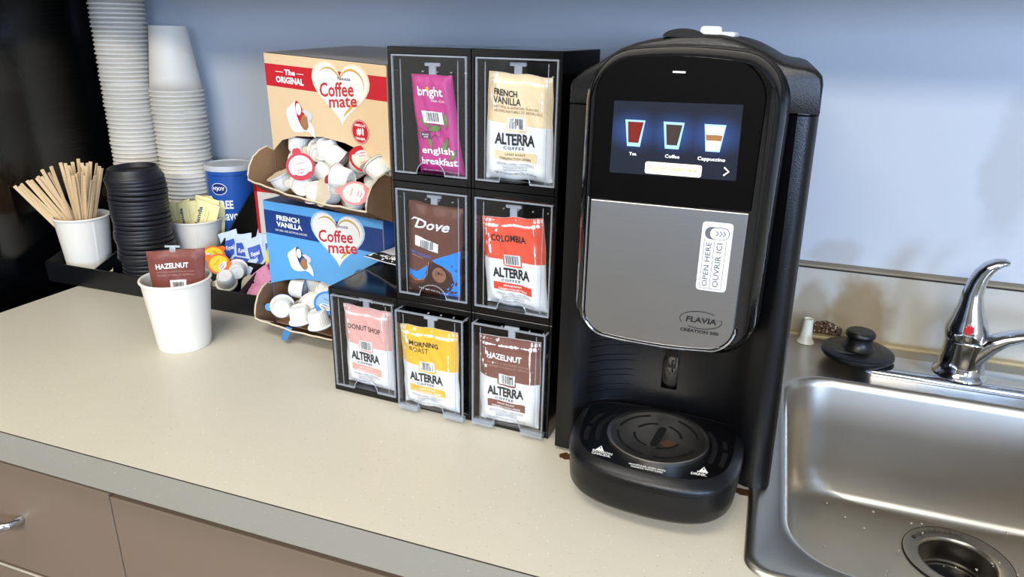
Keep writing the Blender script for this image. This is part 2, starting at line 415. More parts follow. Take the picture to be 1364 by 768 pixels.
# drops of water
bm = bmesh.new(); r = random.Random(3)
for k in range(34):
    x = .53 + r.random() * .24; y = -.33 + r.random() * .16; q = .0008 + .0012 * r.random()
    yy = y
    z = -.1562 if yy < -.215 else -.1535
    m4 = Matrix.Translation((x + ox, yy + oy, z)) @ Matrix.Diagonal((q, q, q * .55, 1)); bmesh.ops.create_icosphere(bm, subdivisions=2, radius=1, matrix=m4)
tag(finish('water_drops', bm, mat('water_bead', '#c8c6c2', .05, metal=.6), sk, True), kind='stuff')

fc = thing('faucet', 'chrome single-lever faucet with a red dot behind the sink', 'faucet', (.6835, -.105, .0028))
bm = bmesh.new()
loft(bm, [[(x, y, z) for x, y in rrect(-.127 + i, .127 - i, -.030 + i, .030 - i, .03, 10)] for i, z in ((0, 0), (0, .005), (.002, .0075), (.006, .009))], cap1=True); finish('deck_plate', bm, CHROME, fc, True, 50)
bm = bmesh.new(); lathe(bm, [(.032, .009), (.0315, .012), (.028, .0150), (.0262, .018), (.0258, .030), (.0258, .056), (.0262, .0575), (.0255, .059)], 40, cap1=True); finish('body', bm, CHROME, fc, True, 50)
# handle: bulb tapering upwards, bent over at the tip
bm = bmesh.new(); loops = []
hp = [((-.003, 0, .0595), .0240, 1), ((-.0035, 0, .066), .0248, 1), ((-.004, 0, .074), .0240, 1), ((-.0050, 0, .088), .0195, .98), ((-.0062, .0, .103), .0150, .95), ((-.0068, .001, .118), .0128, .92), ((-.0050, .002, .132), .0122, .85), ((-.0015, .003, .144), .0122, .78), ((.004, .003, .1530), .0120, .68), ((.0115, .002, .1590), .0110, .58), ((.0185, .0, .1618), .0090, .5), ((.0235, -.002, .1615), .0050, .45)]
P = [Vector(h[0]) for h in hp]
for i, (p, r, f) in enumerate(hp):
    p = Vector(p); t = (P[min(i + 1, len(P) - 1)] - P[max(i - 1, 0)]).normalized() if i > 2 else Vector((0, 0, 1))
    a = Vector((0, 1, 0)).cross(t).normalized(); b = t.cross(a)
    loops.append([tuple(p + a * (r * f * math.cos(2 * PI * k / 32)) + b * (r * math.sin(2 * PI * k / 32))) for k in range(32)])
loft(bm, loops, cap0=True, cap1=True); hd = finish('lever_handle', bm, CHROME, fc, True, 50)
bm = bmesh.new(); n = 24
pts = [((.0050 + .0006 * (1 if k % 3 else -1)) * math.cos(2 * PI * k / n), (.0055 + .0006 * (1 if k % 3 else -1)) * math.sin(2 * PI * k / n)) for k in range(n)]
dirn = Vector((-.15, -.985, .0)).normalized(); sd = Vector((0, 0, 1)).cross(dirn).normalized(); cc = Vector((-.0075, -.0245, .078))
prism(bm, pts, lambda a, b: tuple(cc + sd * a + Vector((0, 0, b)) - dirn * .004), lambda a, b: tuple(cc + sd * a + Vector((0, 0, b)) + dirn * .0016))
finish('temperature_dot', bm, mat('red_dot', '#c8232f', .35), hd)
bm = bmesh.new()
sp = [(.000, -.008, .022), (.010, -.009, .043), (.022, -.011, .0575), (.036, -.013, .069), (.055, -.015, .0775), (.08, -.018, .082), (.12, -.023, .084), (.16, -.028, .079), (.182, -.030, .070), (.188, -.031, .058)]
tube(bm, sp, [.0165, .0160, .0150, .0140, .0130, .012, .0115, .0115, .0115, .011], 24, True, [1, .95, .8, .65, .55, .5, .5, .6, .8, 1]); finish('spout', bm, CHROME, fc, True, 50)

st = thing('sink_stopper', 'round black rubber sink stopper with a knob, on the sink ledge left of the faucet', 'stopper', (.562, -.099, .0118))
RUB = mat('black_rubber', '#0c0c0d', .38, var=.5, vscale=40, bump=.2, bscale=200)
bm = bmesh.new(); lathe(bm, [(.0005, .001), (.040, .0), (.0440, .0025), (.0460, .006), (.0455, .009), (.0430, .0108), (.030, .0125), (.021, .0135), (.0005, .0135)], 48); finish('disc', bm, RUB, st, True, 40)
bm = bmesh.new(); lathe(bm, [(.0215, .0135), (.0190, .0155), (.0165, .021), (.0158, .026), (.0163, .029), (.0182, .0305), (.0188, .0330), (.0180, .0360), (.0160, .0378), (.0005, .0382)], 40); finish('knob', bm, RUB, st, True, 40)
pr = Print(lambda u, v, l: (u, v, .0135 + .0003 * l)); 
[pr.line([(-.030 + i * .003, -.022 - (i % 3) * .002), (-.018 + i * .003, -.026 - (i % 2) * .003)], .0007, mat('scuff_grey', '#6d6d6d', .6), 1) for i in range(5)]; pr.build('scuff_marks', st)

tb = thing('plastic_spout', 'small flared white plastic nozzle standing behind the brewer by the sink', 'nozzle', (.4995, -.052, .0036))
bm = bmesh.new(); lathe(bm, [(.0125, 0), (.0120, .0015), (.0088, .006), (.0075, .018), (.0065, .034), (.0068, .0358), (.0055, .0358), (.0050, .034), (.0048, .01)], 28, cap0=True)
finish('nozzle', bm, mat('aged_white_plastic', '#e3ddca', .35, sss=.2), tb, True, 40)


# ------------------------------------------------------------------ coffee brewer
BW = thing('coffee_brewer', 'black pod coffee brewer with touch screen and brushed steel door', 'coffee maker', (.3475, -.449, 0))
bx, by = -.3475, .449
def colplan(z, ins=0.0, xr=None):
    xr = .4561 - .0245 * z; xl = .2389
    fr_ = [(.2389, -.4486), (.246, -.4497), (.256, -.4497), (.262, -.4470), (.270, -.4380), (.284, -.4260), (.305, -.4165), (.3475, -.4115), (.385, -.4165), (.402, -.4240), (.412, -.4330), (.420, -.4420), (.426, -.4480), (.432, -.4510), (xr - .017, -.4522), (xr - .010, -.4515), (xr - .004, -.4480), (xr - .0008, -.4420), (xr, -.4360)]
    bk = [(xr, -.30), (xr - .001, -.115), (xr - .012, -.105), (.25, -.105), (.2389, -.115), (.2389, -.30)]
    pts = fr_ + bk; cx, cy = .3475, -.28
    return [(cx + (x - cx) * (1 - ins / .108) + bx, cy + (y - cy) * (1 - ins / .17) + by, z) for x, y in pts]
bm = bmesh.new(); loft(bm, [colplan(z) for z in (.004, .10, .20, .30, .358)], cap0=True, cap1=True); finish('column', bm, BLKM, BW, True, 50)
bm = bmesh.new(); loft(bm, [colplan(z, i) for z, i in ((.3588, .001), (.3592, 0), (.374, .0), (.379, .0015), (.381, .004))], cap0=True, cap1=True); finish('top_cap', bm, BLKM, BW, True, 50)
bm = bmesh.new(); box(bm, .25 + bx, .445 + bx, -.44 + by, -.12 + by, .0, .004); finish('foot', bm, BLK, BW)
# ribs moulded into the back of the cup bay
bm = bmesh.new()
for k in range(11):
    z = .058 + k * .0085
    pts = [(.268, -.4395), (.284, -.4255), (.305, -.4160), (.328, -.4128)]
    for sgn in (0, 1):
        q = [((.6930 - x if sgn else x) + bx, y + by - .0004, z + (.002 if k % 2 else 0)) for x, y in pts]; tube(bm, q, .00035, 5)
finish('bay_ribs', bm, BLKG, BW, True)
bm = bmesh.new(); box(bm, .339 + bx, .356 + bx, -.4140 + by, -.408 + by, .075, .155, .002); box(bm, .3425 + bx, .3525 + bx, -.4155 + by, -.413 + by, .10, .128, .0008); finish('reflection_panel', bm, BLKG, BW, True)  # raised panel standing in for an outlet-like reflection in the bay
bm = bmesh.new(); lathe(bm, [(.0005, .150), (.006, .150), (.008, .153), (.010, .165), (.013, .175)], 20, (.3475 + bx, -.449 + by)); finish('spout', bm, BLK, BW, True)


# head: outline in x,z pulled forward from the column
def headline(x0, x1, z0, z1, rt_, rb_, arch, tilt=0, n=8):
    pts = []
    for cx, cz, r, a0 in ((x1 - rt_, z1 - rt_, rt_, 0), (x0 + rt_, z1 - rt_, rt_, PI / 2), (x0 + rb_, z0 + rb_, rb_, PI), (x1 - rb_, z0 + rb_, rb_, 1.5 * PI)):
        for k in range(n + 1):
            a = a0 + PI / 2 * k / n; pts.append((cx + r * math.cos(a), cz + r * math.sin(a)))
    out = []; cxm = (x0 + x1) / 2; hw = (x1 - x0) / 2; zm = (z0 + z1) / 2
    # subdivide the top and bottom runs so that they can bow
    dense = []
    for i, p in enumerate(pts):
        q = pts[(i + 1) % len(pts)]; dense.append(p)
        if abs(q[0] - p[0]) > .03:
            for t in range(1, 8): dense.append((p[0] + (q[0] - p[0]) * t / 8, p[1] + (q[1] - p[1]) * t / 8))
    for x, z in dense:
        s = (x - cxm) / hw; b = arch * (1 - s * s)
        if z > zm: z += b
        else: z -= b * .35 - tilt * s
        out.append((x, z))
    return out
HO = dict(x0=.2632, x1=.4205, z0=.1575, z1=.4000, rt_=.034, rb_=.030, arch=.0085)
def hl(g, y, dz=0):
    d = dict(HO); d['x0'] -= g; d['x1'] += g; d['z0'] -= g; d['z1'] += g * .8; d['rt_'] = max(.004, d['rt_'] + g); d['rb_'] = max(.004, d['rb_'] + g)
    return [(x + bx, y + by, z) for x, z in headline(**d)]
bm = bmesh.new(); loft(bm, [hl(.0025, -.20), hl(.003, -.40), hl(.0035, -.455), hl(.003, -.4655), hl(.0005, -.4705)], cap0=True, cap1=True); finish('head_shell', bm, BLKM, BW, True, 50)
bm = bmesh.new(); loft(bm, [hl(.000, -.4706), hl(.0015, -.4725), hl(.0015, -.482), hl(-.0005, -.488), hl(-.0035, -.4925), hl(-.0060, -.4955), hl(-.0075, -.4962), hl(-.0085, -.4952)], cap0=True, cap1=True); door = finish('door', bm, BLKG, BW, True, 60)
# moulding running over the top of the head between the shoulders
prof = [(.2400, .3740), (.2440, .3820), (.2519, .3880), (.2600, .3925), (.2700, .3990), (.2818, .4066), (.2950, .4115), (.307, .4145), (.3287, .4183), (.3475, .4192), (.3621, .4190), (.3764, .4165), (.3886, .4125), (.3986, .4080), (.4070, .4035), (.4143, .3995), (.4234, .3972), (.4330, .3962), (.4400, .3940), (.4445, .3895), (.4462, .3830)]
def topl(y, s, dz): return [(.3475 + (x - .3475) * s + bx, y + by, .372 + (z - .372) * (1 if dz == 0 else dz)) for x, z in prof] + [(.4466 + bx, y + by, .3605), (.2400 + bx, y + by, .3605)]
bm = bmesh.new(); loft(bm, [topl(-.4538, .975, .86), topl(-.4526, .990, .95), topl(-.4490, .998, .99), topl(-.443, 1.001, 1), topl(-.30, 1, 1), topl(-.16, 1, .98), topl(-.13, .98, .8)], cap0=True, cap1=True); finish('top_cover', bm, BLKM, BW, True, 50)
bm = bmesh.new(); n = 20
pts = [(.017 * math.cos(PI * i / n), .009 * math.sin(PI * i / n)) for i in range(n + 1)]
prism(bm, pts, lambda a, b: (.3335 + bx + a, -.452 + by, .4165 + b * .75), lambda a, b: (.3335 + bx + a * .9, -.425 + by, .4165 + b * .7)); finish('door_latch', bm, BLK, BW, True, 50)
bm = bmesh.new(); box(bm, .318 + bx, .372 + bx, -.41 + by, -.34 + by, .4165, .4212, .002, seg=3)
sl = finish('pod_slot_cover', bm, mat('white_slot', '#dfe0e0', .35), BW, True)
bm = bmesh.new(); lathe(bm, [(.0045, .4225), (.0050, .4250), (.0070, .4258), (.0088, .4250), (.0094, .4225), (.0092, .420)], 28, (.3500 + bx, -.392 + by)); tag(finish('slot_ring', bm, mat('white_ring', '#f3f3f0', .3), sl, True), 'white oval ring')
# glass screen
GL = mat('screen_glass', '#020203', .04, spec=.35)
d = dict(x0=.2735, x1=.4045, z0=.2862, z1=.3970, rt_=.026, rb_=.0008, arch=.0058)
bm = bmesh.new(); q = headline(**d); q = [(x, max(z, .2862)) for x, z in q]
prism(bm, q, lambda a, b: (a + bx, -.4962 + by, b), lambda a, b: (a + bx, -.4950 + by, b)); scr = finish('touch_screen', bm, GL, BW)
fs = lambda u, v, l: (u + bx, -.4962 + by - .00012 * l, v)
dm = bpy.data.materials.new('display_glow'); dm.use_nodes = True; nt = dm.node_tree; b = nt.nodes['Principled BSDF']
N = nt.nodes.new; L = nt.links.new
tc = N('ShaderNodeTexCoord'); b.inputs['Base Color'].default_value = (.01, .012, .02, 1); b.inputs['Roughness'].default_value = .05
acc = None
for cxx in (-.041, -.0085, .0225):
    mp = N('ShaderNodeMapping'); mp.inputs['Location'].default_value = (-cxx / .030, 0, -.344 / .020); mp.inputs['Scale'].default_value = (1 / .030, 0, 1 / .020); L(tc.outputs['Object'], mp.inputs[0])
    ln = N('ShaderNodeVectorMath'); ln.operation = 'LENGTH'; L(mp.outputs[0], ln.inputs[0])
    mr = N('ShaderNodeMapRange'); mr.interpolation_type = 'SMOOTHSTEP'; mr.inputs[1].default_value = 0; mr.inputs[2].default_value = 1.0; mr.inputs[3].default_value = 1; mr.inputs[4].default_value = 0; L(ln.outputs['Value'], mr.inputs[0])
    if acc is None: acc = mr.outputs[0]
    else:
        a_ = N('ShaderNodeMath'); a_.operation = 'MAXIMUM'; L(acc, a_.inputs[0]); L(mr.outputs[0], a_.inputs[1]); acc = a_.outputs[0]
mx = N('ShaderNodeMix'); mx.data_type = 'RGBA'; mx.inputs[6].default_value = (.010, .012, .020, 1); mx.inputs[7].default_value = (.045, .12, .42, 1); L(acc, mx.inputs[0]); L(mx.outputs[2], b.inputs['Emission Color']); b.inputs['Emission Strength'].default_value = .55
E_ = lambda n_, h, e: mat(n_, h, .1, emit=e)
GW = E_('glow_white', '#ffffff', .55); GR = E_('glow_tea', '#6e2119', .22); GB = E_('glow_coffee', '#3c302c', .25); GC = E_('glow_glass', '#8fb8ea', .40); GT = E_('glow_latte', '#8f633a', .3); GY = E_('glow_button', '#f3ecc4', .50); GG = E_('glow_gold_ink', '#a5761a', .12)
pr = Print(fs)
pr.poly([(.2886, .3088), (.3905, .3100), (.3890, .3687), (.2888, .3672)], dm, 1)
pr.build('display', scr)
pr = Print(fs)
for x0, x1, kind in ((.2990, .3152, 0), (.3298, .3464, 1), (.3618, .3784, 2)):
    zt_, zb_ = .3528, .3316; i = .0028
    pr.poly([(x0, zt_), (x1, zt_), (x1 - i, zb_), (x0 + i, zb_)], GC, 2)
    if kind == 0: pr.poly([(x0 + .0022, zt_ - .0015), (x1 - .0012, zt_ - .0015), (x1 - i - .0015, zb_ + .003), (x0 + i + .0008, zb_ + .003)], GR, 3)
    if kind == 1: pr.poly([(x0 + .0022, zt_ - .0020), (x1 - .0015, zt_ - .0020), (x1 - i - .0015, zb_ + .003), (x0 + i + .0012, zb_ + .003)], GB, 3)
    if kind == 2:
        pr.poly([(x0 + .0012, zt_ - .0015), (x1 - .0012, zt_ - .0015), (x1 - .002, zt_ - .0080), (x0 + .002, zt_ - .0080)], GW, 3)
        pr.poly([(x0 + .0018, zt_ - .0080), (x1 - .0018, zt_ - .0080), (x1 - .0026, zb_ + .0085), (x0 + .0026, zb_ + .0085)], GT, 3)
        pr.poly([(x0 + .0026, zb_ + .0085), (x1 - .0026, zb_ + .0085), (x1 - i - .0008, zb_ + .001), (x0 + i + .0008, zb_ + .001)], GW, 3)
pr.text('Tea', .3040, .3100, .3243, .3268, GW, .01); pr.text('Coffee', .3333, .3448, .3243, .3270, GW, .01); pr.text('Cappuccino', .3592, .3806, .3235, .3272, GW, .01)
pr.poly([(x, z) for x, z in rrect(.3180, .3634, .3104, .3202, .0018, 4)], GY, 2)
pr.text('TOUCH TO INSERT PACK', .3215, .3600, .3138, .3167, GG, .01)
pr.line([(.3805, .3200), (.3843, .3168), (.3805, .3135)], .0011, GW, 2)
pr.rect(.3335, .3432, .3904, .3916, GW, 1)
tag(pr.build('screen_icons', scr), 'tea, coffee and cappuccino glass icons with a yellow button', kind='stuff')
# steel panel
BR = mat('brushed_steel', '#b4b3b0', .38, metal=1, bump=.12, bscale=60, stretch=(.25, 1, 45), var=.06, vscale=30, bdist=.0003)
BR.node_tree.nodes['Principled BSDF'].inputs['Anisotropic'].default_value = .6
def steelout(g):
    pts = []
    x0, x1, z0, z1, r = .2745 + g, .4035 - g, .1625 + g, .2846 - g, .022 - g
    pts += [(x1, z1), (x0, z1)]
    for cx, cz, a0 in ((x0 + r, z0 + r, PI), (x1 - r, z0 + r, 1.5 * PI)):
        for k in range(9):
            a = a0 + PI / 2 * k / 8; pts.append((cx + r * math.cos(a), cz + r * math.sin(a)))
        if a0 == PI:
            for t in range(1, 8): s = t / 8; pts.append((x0 + r + (x1 - x0 - 2 * r) * s, z0 - .0022 * 4 * s * (1 - s)))
    return pts
bm = bmesh.new(); loft(bm, [[(x + bx, y + by, z) for x, z in steelout(g)] for g, y in ((0, -.4950), (0, -.4968), (.0006, -.4973))], cap0=True, cap1=True); sp_ = finish('steel_panel', bm, BR, BW, True, 30)
bm = bmesh.new(); tube(bm, [(x + bx, -.4962 + by, z) for x, z in steelout(-.0022)[1:]], .0011, 8); finish('chrome_trim', bm, CHROME, BW, True)
pr = Print(lambda u, v, l: (u + bx, -.4973 + by - .00012 * l, v))
STK = mat('sticker_white', '#dcdcde', .35); SG = mat('sticker_grey', '#5e5f63', .45)
pr.poly(rrect(.3690, .3935, .2160, .2754, .0032, 5), STK, 1)
pr.poly(rrect(.3716, .3912, .2608, .2712, .0050, 5), SG, 2); pr.poly(rrect(.3757, .3906, .2612, .2706, .0044, 5), STK, 3)
for k in range(3): pr.line([(.3805 + k * .0028, .2680), (.3825 + k * .0028, .2660), (.3805 + k * .0028, .2638)], .0008, SG, 4)
pr.text('OPEN HERE', .3735, .3778, .2198, .2580, SG, .005, rot=90); pr.text('OUVRIR ICI', .3820, .3866, .2198, .2580, SG, .005, rot=90)
for x in (.3718, .3800, .3893): pr.line([(x, .2180), (x, .2605)], .00035, SG, 2)
pr.line([(.3718, .2180), (.3893, .2180)], .00035, SG, 2)
tag(pr.build('door_sticker', sp_), 'white sticker reading OPEN HERE, OUVRIR ICI')
pr = Print(lambda u, v, l: (u + bx, -.4973 + by - .00012 * l, v))
pr.text('FLAVIA', .3640, .3895, .1860, .1910, INK, .03, .08); pr.text('o', .3899, .3911, .1895, .1907, INK, 0)
pr.ring(.3762, .1885, .0175, .0078, .0006, INK, 2, .9, 3.6); pr.ring(.3762, .1885, .0175, .0078, .0006, INK, 2, 4.1, 6.6)
pr.text('CREATION 300', .3598, .3922, .1765, .1795, INK, .03)
pr.build('maker_lettering', sp_)
# drip tray
dtp = [(.2655, -.415), (.2640, -.455), (.2655, -.490), (.2700, -.513), (.2785, -.5285), (.2920, -.5395), (.3120, -.5470), (.3475, -.5515), (.3800, -.5500), (.4020, -.5430), (.4165, -.5300), (.4240, -.5120), (.4275, -.485), (.4280, -.450), (.4260, -.415)]
def smoothloop(p, it=2):
    for _ in range(it):
        q = []
        for i in range(len(p)):
            a, b_ = p[i], p[(i + 1) % len(p)]; q += [(a[0] * .75 + b_[0] * .25, a[1] * .75 + b_[1] * .25), (a[0] * .25 + b_[0] * .75, a[1] * .25 + b_[1] * .75)]
        p = q
    return p
dtp = smoothloop(dtp)
def dl(g, z):
    return [(.3465 + (x - .3465) * (1 - g / .08) + bx, -.4835 + (y + .4835) * (1 - g / .066) + by, z) for x, y in dtp]
bm = bmesh.new(); loft(bm, [dl(.010, .012), dl(.005, .0135), dl(.002, .018), dl(.001, .03), dl(.001, .0435)], cap0=True, cap1=True); dt = finish('drip_tray', bm, BLKM, BW, True, 50)
bm = bmesh.new(); loft(bm, [dl(.002, .0440), dl(.0, .0445), dl(0, .0480), dl(.0012, .0510), dl(.004, .0535), dl(.0075, .0560), dl(.0090, .0568), dl(.0098, .0560), dl(.0105, .0558)], cap0=True, cap1=True); finish('tray_lid', bm, BLKM, dt, True, 50)
DC = (.3483, -.4795)
bm = bmesh.new(); lathe(bm, [(.0482, .0558), (.0480, .0588), (.0470, .0594), (.0455, .0588), (.0445, .0582), (.0005, .0582)], 56, (DC[0] + bx, DC[1] + by)); finish('grate_disc', bm, mat('stained_steel', '#a09c96', .3, metal=1, var=.35, vscale=35, bump=.05, bscale=300), dt, True, 30)
HOLE = mat('hole_black', '#020202', .6)
pr = Print(lambda u, v, l: (u + bx, v + by, .0583 + .0002 * l))
for r_, segs in ((.0375, ((.2, 1.15), (1.9, 3.0), (3.25, 4.5), (4.75, 5.9))), (.022, ((.1, 1.2), (1.7, 2.7), (3.2, 4.4), (4.8, 5.9)))):
    for a0, a1 in segs: pr.ring(DC[0], DC[1], r_, r_, .0024, HOLE, 1, a0, a1, 14)
q = rrect(-.0038, .0038, -.0200, .0175, .0038, 5); an = -.13
pr.poly([(DC[0] + .001 + a * math.cos(an) - b_ * math.sin(an), DC[1] + a * math.sin(an) + b_ * math.cos(an)) for a, b_ in q], HOLE, 1)
pr.poly([(DC[0] + .012 + .007 * math.cos(t / 9 * 2 * PI) * (1 + .3 * math.sin(3 * t)), DC[1] - .012 + .006 * math.sin(t / 9 * 2 * PI)) for t in range(9)], mat('brown_drip', '#4a3018', .5), .5)
tag(pr.build('grate_slots', dt), kind='stuff')
pr = Print(lambda u, v, l: (u + bx, v + by, .0559 + .0002 * l))
for pts, wd in (([(.2848, -.5080), (.2826, -.4930), (.2826, -.4830)], .0046), ([(.2826, -.4770), (.2850, -.4640), (.2900, -.4540)], .0042), ([(.2955, -.5045), (.2925, -.4880), (.2925, -.4760), (.2975, -.4590), (.3040, -.4490)], .0048), ([(.4088, -.5080), (.4110, -.4930), (.4110, -.4830)], .0046), ([(.4110, -.4770), (.4090, -.4640)], .0042), ([(.3990, -.5060), (.4015, -.4900), (.4015, -.4760), (.3985, -.4620), (.3930, -.4520)], .0048)):
    pr.line(pts, wd, HOLE, 1)
def warn(x, y, m=1): pr.poly([(x - .0042, y - .0045), (x + .0042, y - .0045), (x, y + .0045)], WHITE, 2); pr.line([(x, y + .0018), (x, y - .0012)], .0009, HOLE, 3)
warn(.3015, -.5175); pr.text('BOISSON', .2955, .3140, -.5250, -.5215, WHITE, .02, rise=-.001); pr.text('CHAUDE.', .2955, .3135, -.5292, -.5257, WHITE, .02, rise=-.001)
warn(.3950, -.5180); pr.text('HOT', .3900, .3990, -.5250, -.5215, WHITE, .02, rise=.001); pr.text('DRINK.', .3850, .3985, -.5294, -.5257, WHITE, .02, rise=.001)
pr.text('MANIPULER AVEC SOIN.', .3310, .3640, -.5340, -.5316, WHITE, .02); pr.text('HANDLE WITH CARE.', .3335, .3620, -.5374, -.5350, WHITE, .02)
tag(pr.build('warning_print', dt), kind='stuff')

# ------------------------------------------------------------------ clear-fronted pack dispensers
MX, MY, MYAW = .0416, -.4238, -.0513
MW, MH, MD = .0931, .1343, .12
md = Vector((math.cos(MYAW), math.sin(MYAW), 0))


def module_mesh():
    bm = bmesh.new(); w_, h_, t = MW - .0008, MH - .0005, .0035
    box(bm, 0, t, 0, MD, 0, h_, .0006, seg=1); box(bm, w_ - t, w_, 0, MD, 0, h_, .0006, seg=1)
    box(bm, t, w_ - t, 0, MD, h_ - .007, h_, .0006, seg=1); box(bm, t, w_ - t, 0, MD, .0, .0078, .0006, seg=1)
    box(bm, t, w_ - t, MD - .003, MD, .0078, h_ - .007)
    return bm


DW0, DW1, DZ0, DZ1 = .0050, .0885, .0092, .1262


def dispenser(i, j, out, label):
    base = Vector((MX, MY, 0)) + md * (i * MW); base.z = j * MH
    t = thing('pack_dispenser', label, 'dispenser', base, (0, 0, MYAW), 'black pack dispensers')
    finish('housing', module_mesh(), HOUS, t, True, 30)
    y0 = -out
    bm = bmesh.new(); n = 12
    # front pane with an arched thumb notch at the bottom
    cxn = (DW0 + DW1) / 2; rn = .0165
    pts = [(DW0, DZ1), (DW0, DZ0)] + [(cxn - rn * math.cos(PI * k / n), DZ0 + rn * .85 * math.sin(PI * k / n)) for k in range(n + 1)] + [(DW1, DZ0), (DW1, DZ1)]
    prism(bm, pts, lambda a, b_: (a, y0, b_), lambda a, b_: (a, y0 + .0018, b_))
    dw = finish('clear_drawer', bm, CLEAR, t)
    bm = bmesh.new()
    box(bm, DW0, DW0 + .0016, y0 + .0018, y0 + .075, DZ0, DZ1 - .001); box(bm, DW1 - .0016, DW1, y0 + .0018, y0 + .075, DZ0, DZ1 - .001)
    box(bm, DW0 + .0016, DW1 - .0016, y0 + .0018, y0 + .075, DZ0, DZ0 + .0016); finish('drawer_tray', bm, CLEAR, dw)
    bm = bmesh.new(); e = .0007
    box(bm, DW0, DW1, y0 - .0004, y0 + .0022, DZ1 - .0012, DZ1 + .0002)
    for x in (DW0, DW1 - .0014): box(bm, x, x + .0014, y0 - .0003, y0 + .0020, DZ0, DZ1 - .0012); box(bm, x, x + .0014, y0 + .002, y0 + .070, DZ1 - .0016, DZ1 - .0004)
    for x in (DW0 + .009, DW1 - .0105): box(bm, x, x + .0007, y0 + .0015, y0 + .0022, DZ0, DZ1 - .004)
    box(bm, DW0, cxn - rn, y0 - .0002, y0 + .0022, DZ0 - .0004, DZ0 + .0012); box(bm, cxn + rn, DW1, y0 - .0002, y0 + .0022, DZ0 - .0004, DZ0 + .0012)
    if out > .006:
        box(bm, DW0, cxn - rn, y0 - .0005, y0 + .007, DZ0 - .0050, DZ0 - .0004, .0005); box(bm, cxn + rn, DW1, y0 - .0005, y0 + .007, DZ0 - .0050, DZ0 - .0004, .0005)
    tube(bm, [(cxn - rn * math.cos(PI * k / n), y0 + .0008, DZ0 + rn * .85 * math.sin(PI * k / n)) for k in range(n + 1)], .0006, 5)
    finish('drawer_rim', bm, CEDGE, dw)
    bm = bmesh.new()
    for k in range(4):
        x = .022 + k * .0165; box(bm, x, x + .0012, .0300, .0325, .1085, .1097)
    finish('rear_peg', bm, WHITE, t)
    return t, base, y0


def rowcol(u, v): return u * MW, v * MH


def packfn(quad, y, seed, thick=.006, wr=.0016):
    (a, b_, c, d_) = [Vector(q) for q in quad]  # TL TR BR BL in metres

    def f(s, t, l=0):
        top = a.lerp(b_, s); bot = d_.lerp(c, s); p = bot.lerp(top, t)
        e = max(0, min(1, min(s, 1 - s) * 6)); e2 = max(0, min(1, min(t, 1 - t) * 9)); k = (math.sin(e * PI / 2)) * (math.sin(e2 * PI / 2))
        nz = noise.noise(Vector((s * 2.6 + seed, t * 3.2, seed * 1.7))) * wr + noise.noise(Vector((s * 6 + seed, t * 8 + s * 5, 3.1))) * wr * .7
        cr = abs(noise.noise(Vector((s * 3 + seed * 2, t * 2.2 + s * 2, 9)))) * wr * .9
        px = p.x + .0012 * noise.noise(Vector((t * 4, seed, 0))) * (1 if s > .5 else -1) * abs(2 * s - 1)
        pz = p.y + .0014 * noise.noise(Vector((s * 4, seed, 5))) * abs(2 * t - 1)
        return (px, y - thick * k - nz - cr * k * 1.6 - .00022 * l, pz)
    return f


def pack_mesh(fn, nx=30, ny=40, back='y'):
    bm = bmesh.new()
    V = [[bm.verts.new(fn(i / nx, j / ny)) for j in range(ny + 1)] for i in range(nx + 1)]
    for i in range(nx):
        for j in range(ny): bm.faces.new((V[i][j], V[i + 1][j], V[i + 1][j + 1], V[i][j + 1]))
    def bk(i, j):
        q = fn(i / nx, j / ny); e = min(1, 5 * min(i / nx, 1 - i / nx, j / ny, 1 - j / ny)); return (q[0], q[1] + .0012 + .004 * e, q[2]) if back == 'y' else (q[0], q[1], q[2] - .0012 - .004 * e)
    m_ = 2; ni, nj = nx // m_, ny // m_
    W_ = [[bm.verts.new(bk(i * m_, j * m_)) for j in range(nj + 1)] for i in range(ni + 1)]
    for i in range(ni):
        for j in range(nj): bm.faces.new((W_[i][j], W_[i][j + 1], W_[i + 1][j + 1], W_[i + 1][j]))
    for i in range(ni):
        for J, j in ((0, 0), (nj, ny)): bm.faces.new((V[i * m_][j], V[i * m_ + 1][j], V[i * m_ + 2][j], W_[i + 1][J], W_[i][J]))
    for j in range(nj):
        for I, i in ((0, 0), (ni, nx)): bm.faces.new((V[i][j * m_], V[i][j * m_ + 1], V[i][j * m_ + 2], W_[I][j + 1], W_[I][j]))
    return bm


FOIL = {}


def film(hexc, rough=.33):
    return mat('film_' + hexc[1:], hexc, rough + .08, spec=.32, bump=.12, bscale=60)


def crimp(pr, m, t0, t1, n=5):
    for k in range(n): t = t0 + (t1 - t0) * (k + .5) / n; pr.line([(.02, t), (.98, t)], .0030, m, 1)


